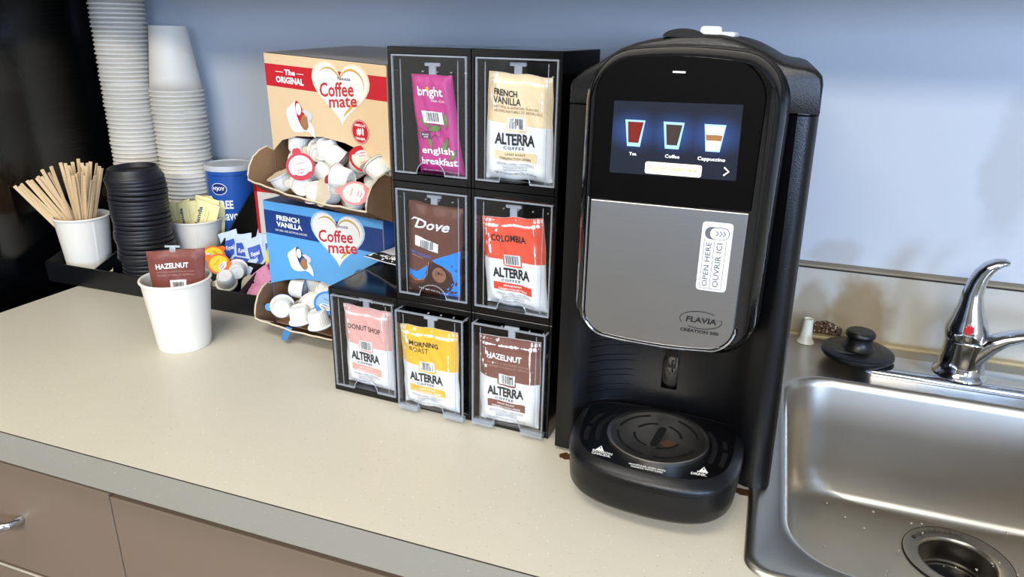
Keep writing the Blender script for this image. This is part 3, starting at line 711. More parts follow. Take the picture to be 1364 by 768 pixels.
def alterra(pr, colr, title, tcol, sub=None, band=None, btext=None, bcol=None, seed=1):
    C_ = film(colr); W_ = film('#e6e6e3')
    pr.poly([(0, .56), (.34, .545), (.34, .49), (.37, .475), (.62, .465), (.65, .48), (.65, .535), (1, .525), (1, 1), (0, 1)], C_, 1)
    pr.rect(.365, .63, .49, .605, WHITE, 2); pr.barcode(.39, .605, .50, .598, mat('barcode_grey', '#4a4a4c', .5), 3, seed)
    pr.text('ALTERRA', .17, .775, .345, .455, INK, .035, rise=0, space=.95)
    pr.text('COFFEE', .30, .61, .300, .328, INK, .02, space=1.3)
    pr.poly([(.17, .29), (.80, .275), (.80, .185), (.17, .205)], film(band or colr), 2)
    bc = bcol or WHITE
    pr.text(btext[0], .33, .63, .245, .267, bc, .01, rise=-.006); pr.text(btext[1], .24, .72, .205, .228, bc, .01, rise=-.006)
    g = mat('fine_print', '#5d5d5f', .5)
    pr.text('GROUND COFFEE / CAFE MOULU', .2, .76, .158, .176, g, 0, rise=-.008); pr.line([(.2, .15), (.78, .142)], .002, g, 2)
    pr.text('PRODUCT OF MEXICO', .3, .66, .122, .138, g, 0); pr.text('PRODUIT DU MEXIQUE', .3, .66, .098, .114, g, 0)
    pr.text('NET WT/POIDS NET 0.23 OZ (6.5 g)', .17, .80, .055, .08, g, 0, rise=-.004)
    for (s, x0, x1, y0, y1, bd) in title: pr.text(s, x0, x1, y0, y1, tcol, bd, rise=-.008)
    if sub:
        for (s, x0, x1, y0, y1) in sub: pr.text(s, x0, x1, y0, y1, mat('title_fine_' + colr[1:], sub and ('#6b4a30' if colr == '#e9cfa3' else '#b98d80'), .5), 0, rise=-.006)
    crimp(pr, mat('crimp_' + colr[1:], colr, .4, spec=.4), .965, .995, 3)


def spout(t, u, v, y, parent):
    x, z = u * MW, v * MH
    bm = bmesh.new(); box(bm, x - .0085, x + .0085, y, y + .004, z - .001, z + .0028, .0012); box(bm, x - .0040, x + .0040, y + .0005, y + .0035, z - .012, z, .001)
    box(bm, x - .0095, x + .0095, y + .0005, y + .003, z - .0138, z - .011, .0008)
    finish('spout', bm, CSPOUT, parent, True)


def coffee_pack(t, base, name, label, quad, spos, seed, y=.010, thick=.006):
    p = thing('coffee_pack', label, 'coffee pack', base, (0, 0, MYAW), 'packs shown in the clear dispenser fronts')
    q = [(u * MW, v * MH) for u, v in quad]
    fn = packfn(q, y, seed, thick)
    return p, fn


SPECS = [
    (0, 2, .001, 'black dispenser box with the magenta tea pack, top row beside the cream creamer carton', 'tea'),
    (1, 2, .001, 'black dispenser box with the cream french vanilla pack, top row beside the brewer', 'fv'),
    (0, 1, .002, 'black dispenser box with the brown milk chocolate pack, middle row', 'dove'),
    (1, 1, .003, 'black dispenser box with the orange colombia pack, middle row beside the brewer', 'col'),
    (-1, 0, .003, 'black dispenser box with the pink donut shop pack, bottom row beside the blue carton', 'donut'),
    (0, 0, .013, 'black dispenser box with the yellow morning roast pack, clear drawer pulled forward', 'morn'),
    (1, 0, .010, 'black dispenser box with the brown hazelnut pack, bottom row beside the brewer', 'haz')]
for (i, j, out, lab, kind) in SPECS:
    t, base, y0 = dispenser(i, j, out, lab)
    yy = .010 - (out if out > .006 else 0)
    if kind == 'tea':
        p, fn = coffee_pack(t, base, kind, 'narrow magenta english breakfast tea pack', ((.225, .800), (.718, .803), (.855, .078), (.322, .078)), 0, 1.3, yy)
        finish('pouch', pack_mesh(fn), film('#b8327c'), p, True, 60); spout(t, .48, .866, yy, p)
        pr = Print(fn, (.06, .05)); GRN = mat('leaf_print', '#5f7a3c', .5); DK = mat('line_print', '#4a1f3c', .5)
        for lx, ly, la, ls in ((.30, .52, 2.6, .13), (.52, .47, 3.3, .16), (.80, .55, 1.5, .13), (.38, .33, 1.9, .12), (.72, .30, .9, .16), (.22, .40, 2.7, .1), (.86, .20, .8, .12)):
            lp = [];
            for k in range(14):
                a = 2 * PI * k / 14; r_ = ls * (1 if True else 0); xx = r_ * math.cos(a); zz = r_ * .36 * math.sin(a) * (1 - .5 * abs(math.cos(a)))
                lp.append((lx + (xx * math.cos(la) - zz * math.sin(la)), ly + (xx * math.sin(la) + zz * math.cos(la)) * .62))
            lp2 = [((x_ - lx) * 1.12 + lx, (y_ - ly) * 1.12 + ly) for x_, y_ in lp]
            pr.poly(lp2, DK, 1); pr.poly(lp, GRN, 2)
        pr.line([(.35, .34), (.5, .40), (.62, .38), (.66, .48), (.62, .56)], .012, DK, 1, 1.2); pr.line([(.15, .47), (.3, .43), (.5, .44), (.6, .34)], .010, DK, 1, 1.2)
        pr.text('bright', .20, .82, .765, .885, WHITE, .018); pr.text('TEA CO.', .50, .86, .735, .757, WHITE, .005); pr.ell(.45, .865, .035, .02, mat('sun_print', '#f0b53a', .5), 4)
        pr.poly([(.26, .645), (.74, .635), (.76, .515), (.29, .525)], WHITE, 4); pr.barcode(.36, .66, .54, .63, None, 5, 4)
        pr.rect(.18, .40, .36, .425, DK, 3); pr.text('BLACK', .21, .37, .395, .412, WHITE, .01, lay=5); pr.text('NOIR', .24, .35, .370, .387, WHITE, .01, lay=5)
        pr.text('english', .18, .90, .19, .28, WHITE, .018, lay=5); pr.text('breakfast', .16, .94, .095, .17, WHITE, .018, lay=5)
        pr.text('NET WT/POIDS NET 0.10 OZ (2.8 g)', .12, .92, .012, .035, WHITE, .0, lay=5)
        pr.build('pack_print', p)
    elif kind == 'dove':
        p, fn = coffee_pack(t, base, kind, 'dark brown milk chocolate drink pack with a blue swoosh', ((.150, .832), (.840, .805), (.810, .055), (.112, .070)), 0, 4.1, yy)
        finish('pouch', pack_mesh(fn), film('#63392c'), p, True, 60); spout(t, .47, .872, yy, p)
        pr = Print(fn, (.06, .05)); BLU = mat('swoosh_blue', '#2b86dc', .4); CH = mat('choc_print', '#8a5f48', .5); CD = mat('choc_dark', '#3b1e17', .5)
        pr.poly([(.98, .55), (.99, .03), (.62, .03), (.80, .12), (.90, .2), (.86, .30), (.72, .36), (.55, .385), (.50, .41), (.66, .46)], BLU, 1)
        pr.poly([(.03, .20), (.25, .165), (.36, .20), (.42, .33), (.40, .345), (.22, .255), (.03, .26)], BLU, 1)
        pr.poly([(.05, .10), (.18, .10), (.34, .15), (.43, .25), (.45, .39), (.70, .36), (.86, .28), (.91, .19), (.86, .10), (.6, .03), (.05, .04)], CD, 1.5)
        pr.line([(.03, .19), (.2, .155), (.34, .18), (.42, .26), (.44, .39)], .008, mat('choc_line', '#b98f7a', .5), 2.5)
        pr.ell(.64, .26, .125, .085, CH, 2); pr.text('Dove', .57, .71, .26, .295, CD, .01, .3)
        pr.text('Dove', .16, .82, .735, .845, WHITE, .018, .35, rise=.01); pr.line([(.08, .81), (.16, .84), (.3, .845), (.38, .80)], [.004, .018, .012, .004], WHITE, 3)
        pr.poly([(.18, .655), (.62, .60), (.61, .50), (.19, .55)], WHITE, 2); pr.barcode(.28, .53, .525, .615, mat('barcode_grey', '#4a4a4c', .5), 3, 5)
        pr.text('MILK CHOCOLATE', .10, .48, .455, .49, mat('label_blue', '#3b6fc4', .5), .01, rise=-.03); pr.line([(.10, .437), (.34, .418)], .006, mat('fine_tan', '#a58475', .5), 2)
        pr.text('NET WT 0.67 OZ (19 g)', .25, .8, .055, .085, WHITE, .005, rise=-.02)
        crimp(pr, mat('crimp_brown', '#6b3f31', .4, spec=.5), .95, .99, 4); pr.build('pack_print', p)
    else:
        D = dict(
            fv=(('cream and white french vanilla coffee pack', ((.151, .845), (.854, .818), (.890, .085), (.123, .078)), (.47, .890), 2.2), ('#e9cfa3', [('FRENCH', .14, .50, .80, .86, .03), ('VANILLA', .13, .56, .725, .79, .02)], INK, [('NATURAL & ARTIFICIAL FLAVORS', .14, .82, .685, .708), ('AROMES NATURELS ET ARTIFICIELS', .14, .88, .648, .672)], '#e9cfa3', ('LIGHT ROAST', 'TORREFACTION LEGERE'), INK)),
            col=(('orange-red and white colombia coffee pack, its lower corner curled', ((.080, .773), (.805, .808), (.890, .065), (.165, .085)), (.45, .866), 5.6), ('#e2583f', [('COLOMBIA', .18, .74, .755, .83, .02)], INK, None, '#d9432c', ('MEDIUM ROAST', 'TORREFACTION MOYENNE'), WHITE)),
            donut=(('pale pink and white donut shop coffee pack', ((.141, .830), (.837, .825), (.852, .070), (.154, .082)), (.47, .90), 7.7), ('#e0a79c', [('DONUT SHOP', .15, .83, .735, .80, .012)], INK, None, '#e6a592', ('LIGHT ROAST', 'TORREFACTION LEGERE'), WHITE)),
            morn=(('yellow and white morning roast coffee pack', ((.060, .790), (.835, .800), (.850, .065), (.095, .070)), (.47, .875), 3.4), ('#eab52c', [('MORNING', .20, .70, .79, .85, .03), ('ROAST', .20, .53, .715, .775, .0)], INK, None, '#edb443', ('LIGHT ROAST', 'TORREFACTION LEGERE'), WHITE)),
            haz=(('brown and white hazelnut coffee pack with red-brown top', ((.100, .822), (.860, .838), (.872, .075), (.125, .065)), (.50, .905), 8.9), ('#7a4a3f', [('HAZELNUT', .17, .74, .775, .84, .03)], WHITE, [('NATURAL & ARTIFICIAL FLAVORS', .17, .88, .72, .742), ('AROMES NATURELS ET ARTIFICIELS', .17, .92, .68, .702)], '#7d4a3c', ('LIGHT ROAST', 'TORREFACTION LEGERE'), WHITE)))[kind]
        (lab2, quad, sp2, sd_), (c_, title, tc_, sub, band, bt, bcx) = D
        p, fn = coffee_pack(t, base, kind, lab2, quad, sp2, sd_, yy)
        finish('pouch', pack_mesh(fn), film('#e6e6e3'), p, True, 60); spout(t, sp2[0], sp2[1], yy, p)
        pr = Print(fn, (.06, .05)); alterra(pr, c_, title, tc_, sub, band, bt, bcx, int(sd_ * 10)); pr.build('pack_print', p)

# loose white and black pack lying on the low dispenser
lp = thing('coffee_pack', 'white pack with a black edge lying on the low dispenser beside the blue carton', 'coffee pack', (-.060, -.322, .1425), (math.radians(4), math.radians(-5), math.radians(-28)))
fn0 = packfn(((0, .085), (.125, .085), (.125, 0), (0, 0)), 0, 6.6, .004, .0012)
fl = lambda s, t_, l=0: (fn0(s, t_, l)[0], fn0(s, t_, l)[2], -fn0(s, t_, l)[1])
finish('pouch', pack_mesh(fl, back='z'), film('#dedddb'), lp, True, 60)
pr = Print(fl, (.06, .05)); pr.poly([(0, 0), (1, 0), (1, .17), (0, .17)], INK, 1); pr.text('ALTERRA', .3, .7, .04, .12, WHITE, .02); pr.rect(.06, .12, .02, .15, WHITE, 2)
pr.line([(.12, .58), (.48, .58)], .03, INK, 1)
for k in range(6): pr.line([(.12, .5 - k * .05), (.45, .5 - k * .05)], .006, mat('fine_print', '#5d5d5f', .5), 1)
for k in range(7): pr.line([(.55, .63 - k * .055), (.92, .63 - k * .055)], .012, mat('fine_print', '#5d5d5f', .5), 1)
pr.build('pack_print', lp)


# ------------------------------------------------------------------ paper cups
def cup_mesh(R, Rb, h, inner=True):
    bm = bmesh.new(); b_ = .0019
    prof = [(Rb - .0015, .003), (Rb - .0008, 0), (Rb, 0), (Rb + .0002, .001)] + [(Rb + (R - .0022 - Rb) * k / 4, h * k / 4 * (1 - .035) + .001) for k in range(1, 5)]
    prof += [(R - .0022 + b_ * (1 - math.cos(a)), h - b_ + b_ * math.sin(a)) for a in (-1.2, -.6)] + [(R - b_ + b_ * math.cos(a), h - b_ + b_ * math.sin(a)) for a in (-.8, 0, .8, 1.57, 2.4, 3.1)]
    if inner: prof += [(R - .0030 - (R - Rb) * .1, h * .88), (Rb + .001, .006), (.0005, .006)]
    lathe(bm, prof, 44, cap0=True)
    return bm


def seam_part(R, Rb, h, ang, parent):
    bm = bmesh.new(); vs = []
    for k in range(7):
        t = .03 + .90 * k / 6; r = Rb + (R - .0022 - Rb) * t / .965 + .00025
        for da in (-.04, .0, .004, .0): pass
        a0, a1 = ang, ang + .10
        vs.append((bm.verts.new((r * math.cos(a0), r * math.sin(a0), h * t)), bm.verts.new(((r + .0003) * math.cos(a0 + .012), (r + .0003) * math.sin(a0 + .012), h * t)), bm.verts.new((r * math.cos(a1), r * math.sin(a1), h * t))))
    for k in range(6):
        for c in range(2): bm.faces.new((vs[k][c], vs[k][c + 1], vs[k + 1][c + 1], vs[k + 1][c]))
    return finish('side_seam', bm, PAPER, parent, True, 60)


def cup(label, loc, R, Rb, h, rot=(0, 0, 0), seam=None, cat='cup'):
    t = thing('paper_cup', label, cat, loc, rot)
    finish('cup_body', cup_mesh(R, Rb, h), PAPER, t, True, 60)
    if seam is not None: seam_part(R, Rb, h, seam, t)
    return t


cup('white paper cup alone on the worktop in front, holding a hazelnut pack', (-.3185, -.3812, .0003), .0461, .0340, .0985, (0, 0, 0), -1.10)
cup('white paper cup holding the wooden stir sticks', (-.682, -.212, .0068), .0447, .0335, .1023, (0, 0, 0), -.35)
cup('white paper cup holding yellow sweetener packets', (-.515, -.128, .0068), .0461, .0345, .0950, (0, 0, 0), -.95)

# two tall upturned stacks
ORD = ['first', 'second', 'third', 'fourth', 'fifth', 'sixth', 'seventh', 'eighth', 'ninth', 'tenth', 'eleventh', 'twelfth', 'thirteenth', 'fourteenth', 'fifteenth', 'sixteenth', 'seventeenth', 'eighteenth', 'nineteenth', 'twentieth', 'twenty-first', 'twenty-second', 'twenty-third', 'twenty-fourth', 'twenty-fifth', 'twenty-sixth', 'twenty-seventh', 'twenty-eighth', 'twenty-ninth', 'thirtieth', 'thirty-first', 'thirty-second', 'thirty-third', 'thirty-fourth', 'thirty-fifth', 'thirty-sixth', 'thirty-seventh', 'thirty-eighth', 'thirty-ninth', 'fortieth', 'forty-first', 'forty-second', 'forty-third', 'forty-fourth', 'forty-fifth', 'forty-sixth', 'forty-seventh', 'forty-eighth', 'forty-ninth', 'fiftieth']
bm = cup_mesh(.0452, .0300, .1085, False)
bmesh.ops.recalc_face_normals(bm, faces=bm.faces)
for f in bm.faces: f.smooth = True
sm = bpy.data.meshes.new('stack_cup'); bm.to_mesh(sm); bm.free(); sm.materials.append(PAPER)
rr = random.Random(5)
for k in range(27):
    o = bpy.data.objects.new('paper_cup', sm); COL.objects.link(o); o.location = (-.580 + rr.uniform(-.0005, .0005), -.065 + rr.uniform(-.0005, .0005), .1165 + k * .00735 + .1085); o.rotation_euler = (PI, rr.uniform(-.005, .005), rr.uniform(0, 6))
    if k == 26: o['label'] = 'topmost upturned white paper cup of the shorter stack, its whole side showing'
    else: o['label'] = 'white paper cup rim in the shorter upturned stack, %s rim up from the bottom' % ORD[k]
    tag(o, None, 'cup', 'white paper cups in the shorter upturned stack')
for k in range(50):
    o = bpy.data.objects.new('paper_cup', sm); COL.objects.link(o); o.location = (-.6817 + k * .00004 + rr.uniform(-.0006, .0006), -.0712 + rr.uniform(-.0005, .0005), .1165 + k * .00735 + .1085); o.rotation_euler = (PI, rr.uniform(-.005, .005), rr.uniform(0, 6))
    o['label'] = 'white paper cup rim in the taller upturned stack, %s rim up from the bottom' % ORD[k]
    tag(o, None, 'cup', 'white paper cups in the taller upturned stack')

# black lids
def lid_mesh(R, dome):
    bm = bmesh.new()
    prof = [(R - .0022, 0), (R - .0006, .0004), (R, .0014), (R + .0001, .0048), (R - .0005, .0060), (R - .0016, .0066)]
    if dome: prof += [(R - .0022, .0075), (R - .0032, .0110), (R - .0058, .0122), (R - .0064, .0190), (R - .0070, .0202), (R - .0085, .0206), (R - .0098, .0200), (R - .0108, .0130), (R - .014, .0118), (.0005, .0118)]
    else: prof += [(R - .0045, .0070), (R - .012, .0072), (.0005, .0072)]
    lathe(bm, prof, 44); return bm
LIDM = mat('lid_black', '#1c1c21', .42, spec=.45)
def mk(R, dome):
    bm = lid_mesh(R, dome); bmesh.ops.recalc_face_normals(bm, faces=bm.faces)
    for f in bm.faces: f.smooth = True
    me = bpy.data.meshes.new('lid'); bm.to_mesh(me); bm.free(); me.materials.append(LIDM); return me
L1, L2, L3 = mk(.0441, False), mk(.0441, True), mk(.0405, False)
NL = 27
for k in range(NL):
    z = .0085 + k * .00672; big = k > 6
    o = bpy.data.objects.new('cup_lid', L2 if k == NL - 1 else (L1 if big else L3)); COL.objects.link(o)
    o.location = (-.5385 + .0012 * math.sin(k * .9) * (1 if big else .5), -.2190 + .0008 * math.cos(k * 1.3), z); o.rotation_euler = (.02 if big else -.01, rr.uniform(-.005, .005) - (.03 if big else 0), k)
    o['label'] = 'topmost black plastic lid of the stack, its raised rim and hollow showing' if k == NL - 1 else 'black plastic cup lid in the stack, %s from the top' % ORD[NL - 1 - k]
    tag(o, None, 'lid', 'black plastic lids stacked in the organizer')

# ------------------------------------------------------------------ organizer tray
OM = mat('organizer_black', '#0b0b0d', .38, bump=.1, bscale=500)
og = thing('condiment_organizer', 'black stepped condiment organizer with compartments at the back of the worktop', 'organizer', (-.5, -.15, 0))
def ob(name, x0, x1, y0, y1, z0, z1): bm = bmesh.new(); box(bm, x0 + .5, x1 + .5, y0 + .15, y1 + .15, z0, z1, .0006, seg=1); return finish(name, bm, OM, og)
ob('floor_panel', -.7195, -.285, -.266, -.118, .0008, .006)
ob('front_wall', -.7195, -.285, -.2662, -.2632, .0008, .0355)
ob('upper_step', -.7195, -.4458, -.022, -.0195, .0008, .118); ob('rear_deck', -.7195, -.525, -.118, -.022, .108, .1155); ob('rear_riser', -.7195, -.6, -.1205, -.118, .006, .1155)
ob('middle_deck', -.4432, -.285, -.160, -.022, .028, .033); ob('middle_riser', -.4432, -.285, -.1630, -.160, .006, .0455)
ob('canister_deck', -.524, -.4458, -.080, -.022, .030, .036)
def divider(name, x, pts):
    bm = bmesh.new(); prism(bm, pts, lambda a, b_: (x + .5 - .0012, a + .15, b_), lambda a, b_: (x + .5 + .0012, a + .15, b_)); return finish(name, bm, OM, og)
for x in (-.7190, -.6100): divider('divider', x, [(-.2635, .0008), (-.2635, .0355), (-.2104, .0555), (-.165, .075), (-.118, .155), (-.118, .0008)])
divider('divider', -.3190, [(-.2635, .0008), (-.2635, .0360), (-.1887, .0679), (-.165, .078), (-.165, .0008)])
divider('divider', -.4445, [(-.165, .0008), (-.165, .056), (-.126, .087), (-.072, .1325), (-.022, .155), (-.022, .0008)])
divider('divider', -.7190, [(-.118, .0008), (-.118, .150), (-.022, .118), (-.022, .0008)])
divider('divider', -.2860, [(-.2635, .0008), (-.2635, .036), (-.02, .08), (-.02, .0008)])

# stir sticks
SK = mat('birch_wood', '#d9b98a', .6, var=.12, vscale=40, stretch=(1, 1, .15))
bm = bmesh.new(); box(bm, -.0028, .0028, -.0007, .0007, 0, .178, .0007, seg=1); sk_me = bpy.data.meshes.new('stir_stick'); bm.to_mesh(sk_me); bm.free(); sk_me.materials.append(SK)
def stick(bot, top, tw, lab, grp):
    d_ = (Vector(top) - Vector(bot)); L_ = d_.length; q = d_.to_track_quat('Z', 'Y')
    o = bpy.data.objects.new('stir_stick', sk_me); COL.objects.link(o); o.location = bot
    z_ = d_.normalized(); x_ = z_.cross(Vector((.75, -.65, .1))).normalized(); y_ = z_.cross(x_)
    o.rotation_euler = (Matrix((x_, y_, z_)).transposed() @ Matrix.Rotation(tw, 3, 'Z')).to_euler(); o['label'] = lab; tag(o, None, 'stir stick', grp)
CX, CY = -.682, -.212
r = random.Random(11)
for k in range(13):
    f = k / 12
    top = (CX - .050 - .018 * (1 - f) + r.uniform(-.004, .008), CY - .060 + f * .030 + r.uniform(-.01, .008), .163 + .016 * f + r.uniform(-.004, .006))
    d_ = Vector(top) - Vector((CX - .020 + .014 * f, CY - .016 + .022 * f, .095)); d_.normalize(); bot = Vector(top) - d_ * .150; 
    bot = Vector((max(CX - .0, min(CX + .022, bot.x)), max(CY - .012, min(CY + .022, bot.y)), .014))
    d_ = (Vector(top) - bot).normalized()
    stick(bot, bot + d_, r.uniform(-.5, .5), 'pale wooden stir stick leaning out over the left rim of its cup', 'stir sticks leaning left')
for k in range(34):
    a = r.uniform(0, 2 * PI); rad = .034 * math.sqrt(r.random()); tx = CX + .008 + rad * math.cos(a); ty = CY + rad * math.sin(a) * .9; f = r.random()
    bot = Vector((CX - .4 * (tx - CX) + r.uniform(-.008, .008), CY - .4 * (ty - CY) + r.uniform(-.008, .008), .0125 + r.uniform(0, .012) - (.0 if f > .4 else .0)))
    bot.x = max(CX - .024, min(CX + .024, bot.x)); bot.y = max(CY - .024, min(CY + .024, bot.y))
    top = Vector((tx + (tx - CX) * .55, ty + (ty - CY) * .5, .185)); d_ = (top - bot).normalized()
    stick(bot, bot + d_, r.uniform(-.9, .9), 'pale wooden stir stick standing upright in the bunch in the cup', 'stir sticks standing upright')


# ------------------------------------------------------------------ creamer cartons
def heart(cx, cy, w_, h_, n=40):
    out = []
    for i in range(n):
        t = 2 * PI * i / n; x = 16 * math.sin(t) ** 3 / 32; y = (13 * math.cos(t) - 5 * math.cos(2 * t) - 2 * math.cos(3 * t) - math.cos(4 * t)) / 29
        out.append((cx + x * w_, cy + y * h_ + h_ * .09))
    return out


def carton(t, W, H, D, arch, lipL, lipR, facem, topm, sidem, earh):
    """front panel cut by the arch, other five panels, folded-out lip and two ears, all 2 mm board"""
    e = .0018
    pts = [(0, H), (-W, H), (-W, arch[0][1])] + arch[1:-1] + [(0, arch[-1][1])]
    bm = bmesh.new(); prism(bm, pts, lambda a, b_: (a, 0, b_), lambda a, b_: (a, e, b_)); bm.normal_update()
    for f in bm.faces:
        f.material_index = 0 if abs(f.normal.y) > .9 and f.calc_center_median().y < e / 3 else 1
    bmesh.ops.recalc_face_normals(bm, faces=bm.faces)
    fp = finish('front_panel', bm, [facem, KEDGE], t)
    bm = bmesh.new(); box(bm, -W, -W + e, e, D, 0, H); box(bm, -e, 0, e, D, 0, H); box(bm, -W + e, -e, D - e, D, 0, H); finish('side_panel', bm, [sidem], t)
    bm = bmesh.new(); box(bm, -W + e, -e, e, D - e, 0, e); finish('bottom_panel', bm, KRAFT, t)
    bm = bmesh.new()
    # lid with a slight sag, two flaps meeting
    g = 10; V = [[bm.verts.new((-W + W * i / g, D * j / g, H + .0008 + .0035 * noise.noise(Vector((i * .4, j * .5, W * 30))) * min(1, j * .5) * (1 if 0 < i < g else .3))) for j in range(g + 1)] for i in range(g + 1)]
    for i in range(g):
        for j in range(g): bm.faces.new((V[i][j], V[i + 1][j], V[i + 1][j + 1], V[i][j + 1]))
    finish('lid_flap', bm, topm, t, True)
    bm = bmesh.new(); box(bm, -W + e, -W + e + .0004, e, D - e, e, H * .9); box(bm, -e - .0004, -e, e, D - e, e, H * .9); box(bm, -W + e, -e, D - e - .0004, D - e, e, H * .9); finish('inner_liner', bm, KRAFT, t)
    # lip
    a, b_ = Vector(lipL), Vector(lipR); n = 16; bm = bmesh.new(); A0 = []; A1 = []
    for k in range(n + 1):
        s = k / n; p0 = Vector((-W + W * s, 0, 0)); p1 = a.lerp(b_, s); p1.y -= .006 * math.sin(PI * s); p1.z -= .003 * math.sin(PI * s) + .0006 * math.sin(k * 2.3)
        A0.append(p0); A1.append(p1)
    loft(bm, [[tuple(p) for p in A0], [tuple(p.lerp(q, .5) - Vector((0, .003, .003))) for p, q in zip(A0, A1)], [tuple(p) for p in A1]], closed=False)
    q = bmesh.ops.solidify(bm, geom=bm.faces[:], thickness=.0022)
    lip = finish('opening_lip', bm, KRAFT, t, True, 40)
    bm = bmesh.new(); tube(bm, [tuple(p + Vector((0, 0, .0004 + .0005 * math.sin(i * 5)))) for i, p in enumerate(A1)], .0014, 5); finish('torn_edge', bm, KEDGE, lip)
    for side, lp_, ah in ((-W, a, arch[0][1]), (0, b_, arch[-1][1])):
        dx = lp_.x - side
        prof = [(0, 0), (1, lp_.z), (1.0, lp_.z + earh * .18), (.93, lp_.z + earh * .45), (.75, lp_.z + earh * .75), (.5, lp_.z + earh * .93), (.25, max(ah, lp_.z + earh)), (0, ah)]
        bm = bmesh.new(); dy = lp_.y
        sg = .0018 if side < -.01 else -.0018
        prism(bm, prof, lambda u, v: (side + dx * u, dy * u, v), lambda u, v: (side + dx * u + sg, dy * u, v)); finish('ear_flap', bm, KRAFT, t)
        bm = bmesh.new(); tube(bm, [(side + dx * u, dy * u, v) for u, v in prof[1:]], .0012, 5); finish('ear_edge', bm, KEDGE, t)
    return fp


RED = mat('carton_red', '#c3202a', .4); TAN = mat('carton_tan', '#e2c49a', .45, var=.04, vscale=8, bump=.05, bscale=30); NAV = mat('carton_navy', '#14346f', .4); SKY = mat('carton_sky', '#5ba4de', .4, var=.05, vscale=9); GOLD = mat('heart_gold', '#cfa552', .45); CREAM = mat('heart_white', '#f2ebe0', .45); LTAN = mat('heart_halo', '#ecd9bb', .45); LSKY = mat('heart_halo_blue', '#a9cdea', .45); CRED = mat('coffee_red', '#c22f36', .45); GREYT = mat('carton_top_grey', '#8f8b8a', .35, bump=.1, bscale=20)


def brand(pr, cx, cy, w_, h_, halo, cof, mate, nes):
    pr.poly(heart(cx, cy, w_ * 1.07, h_ * 1.06), halo, 3); pr.poly(heart(cx, cy, w_, h_), CREAM, 4)
    pts = heart(cx, cy, w_ * .86, h_ * .86, 60)
    pr.line([pts[k] for k in range(2, 17)], [.0006 + .0022 * math.sin(PI * k / 14) for k in range(15)], GOLD, 5)
    pr.line([pts[k] for k in range(19, 27)], [.0006 + .0028 * math.sin(PI * k / 7) for k in range(8)], GOLD, 5)
    pr.line([pts[k] for k in range(48, 60)] , [.0006 + .0022 * math.sin(PI * k / 11) for k in range(12)], GOLD, 5)
    pr.text('Coffee', *cof, CRED, .02, 0, 6, rise=.006); pr.text('mate', *mate, CRED, .02, 0, 6, rise=.006)
    pr.text('Nestlé', *nes, NAV, .012, 0, 6)


def printed_tub(pr, cx, cy, s, lidm):
    """the picture of an opened creamer tub"""
    k = .00021 * s; P_ = lambda x, y: (cx + (x - 335) * k, cy - (y - 625) * k * .70)
    G_ = mat('tub_grey', '#a9adb5', .5); T_ = mat('tub_inner', '#a5764e', .5); SH = mat('tub_shade', '#cfd2d6', .5)
    pr.poly([P_(*q) for q in ((300, 500), (225, 575), (217, 610), (240, 715), (262, 745), (300, 752), (372, 728), (360, 640), (330, 560))], WHITE, 3)
    for i in range(9):
        a = i / 8; pr.line([P_(222 + a * 80, 590 - a * 70), P_(248 + a * 95, 728 + a * 6 - (a > .6) * 6)], .0028 * k * 210 * .12, G_, 4)
    pts = []
    for i in range(24):
        t = 2 * PI * i / 24; u, v = 34 * math.cos(t), 112 * math.sin(t); an = -.24
        pts.append(P_(338 + u * math.cos(an) - v * math.sin(an) * -1 * .0 + v * .22, 608 + v))
    pr.poly(pts, lidm, 5)
    pr.poly([P_(328 + 22 * math.cos(i / 16 * 2 * PI) - 4, 560 + 48 * math.sin(i / 16 * 2 * PI)) for i in range(16)], WHITE, 6)
    pr.poly([P_(*q) for q in ((352, 600), (385, 610), (402, 660), (378, 722), (340, 700), (330, 660))], T_, 6)
    pr.poly([P_(*q) for q in ((350, 570), (385, 556), (432, 585), (430, 618), (400, 660), (392, 640), (398, 608), (372, 590))], SH, 7)
    pr.poly([P_(*q) for q in ((392, 640), (420, 655), (440, 700), (446, 772), (400, 735), (372, 728), (398, 690))], WHITE, 7)


def cmat(W, c1): return c1
# blue french vanilla carton
B2 = thing('creamer_carton', 'light blue french vanilla creamer carton at the bottom, torn open in front', 'carton', (-.0447, -.2989, .0003), (0, 0, math.radians(-7.9)))
arch2 = [(-.2097, .062), (-.181, .0715), (-.151, .079), (-.116, .082), (-.096, .0795), (-.05, .071), (0, .058)]
carton(B2, .2097, .186, .185, arch2, (-.199, -.046, .024), (-.008, -.040, .024), SKY, NAV, mat('carton_blue_side', '#2a5fae', .4), .042)
pr = Print(lambda u, v, l: (u, -.00012 * l, v))
NB = mat('navy_band', '#173a7c', .4)
pr.rect(-.2097, 0, .1395, .1735, NB, 1)
pr.text('FRENCH', -.186, -.143, .1610, .1685, WHITE, .04, 0, 4, rise=0); pr.text('VANILLA', -.187, -.139, .1515, .1590, WHITE, .04, 0, 4)
pr.text('NATURAL AND ARTIFICIAL FLAVORS', -.190, -.131, .1448, .1478, WHITE, .0, 0, 4)
brand(pr, -.076, .146, .088, .073, LSKY, (-.110, -.050, .1405, .1580), (-.094, -.0435, .1265, .1405), (-.078, -.057, .1655, .1695))
printed_tub(pr, -.147, .108, .98, NB)
pr.ell(-.0395, .099, .0115, .0115, NB, 3); pr.ring(-.0395, .099, .0128, .0128, .0006, NB, 3); pr.text('AMERICA', -.047, -.032, .1005, .1045, WHITE, .03, 0, 5)
pr.build('carton_print', B2)
bm = bmesh.new(); loops = [[(-.140, -.046, .024), (-.1285, -.046, .024)], [(-.141, -.053, .016), (-.1300, -.050, .017)], [(-.146, -.052, .006), (-.1340, -.055, .006)], [(-.145, -.047, .001), (-.1385, -.050, .002)]]
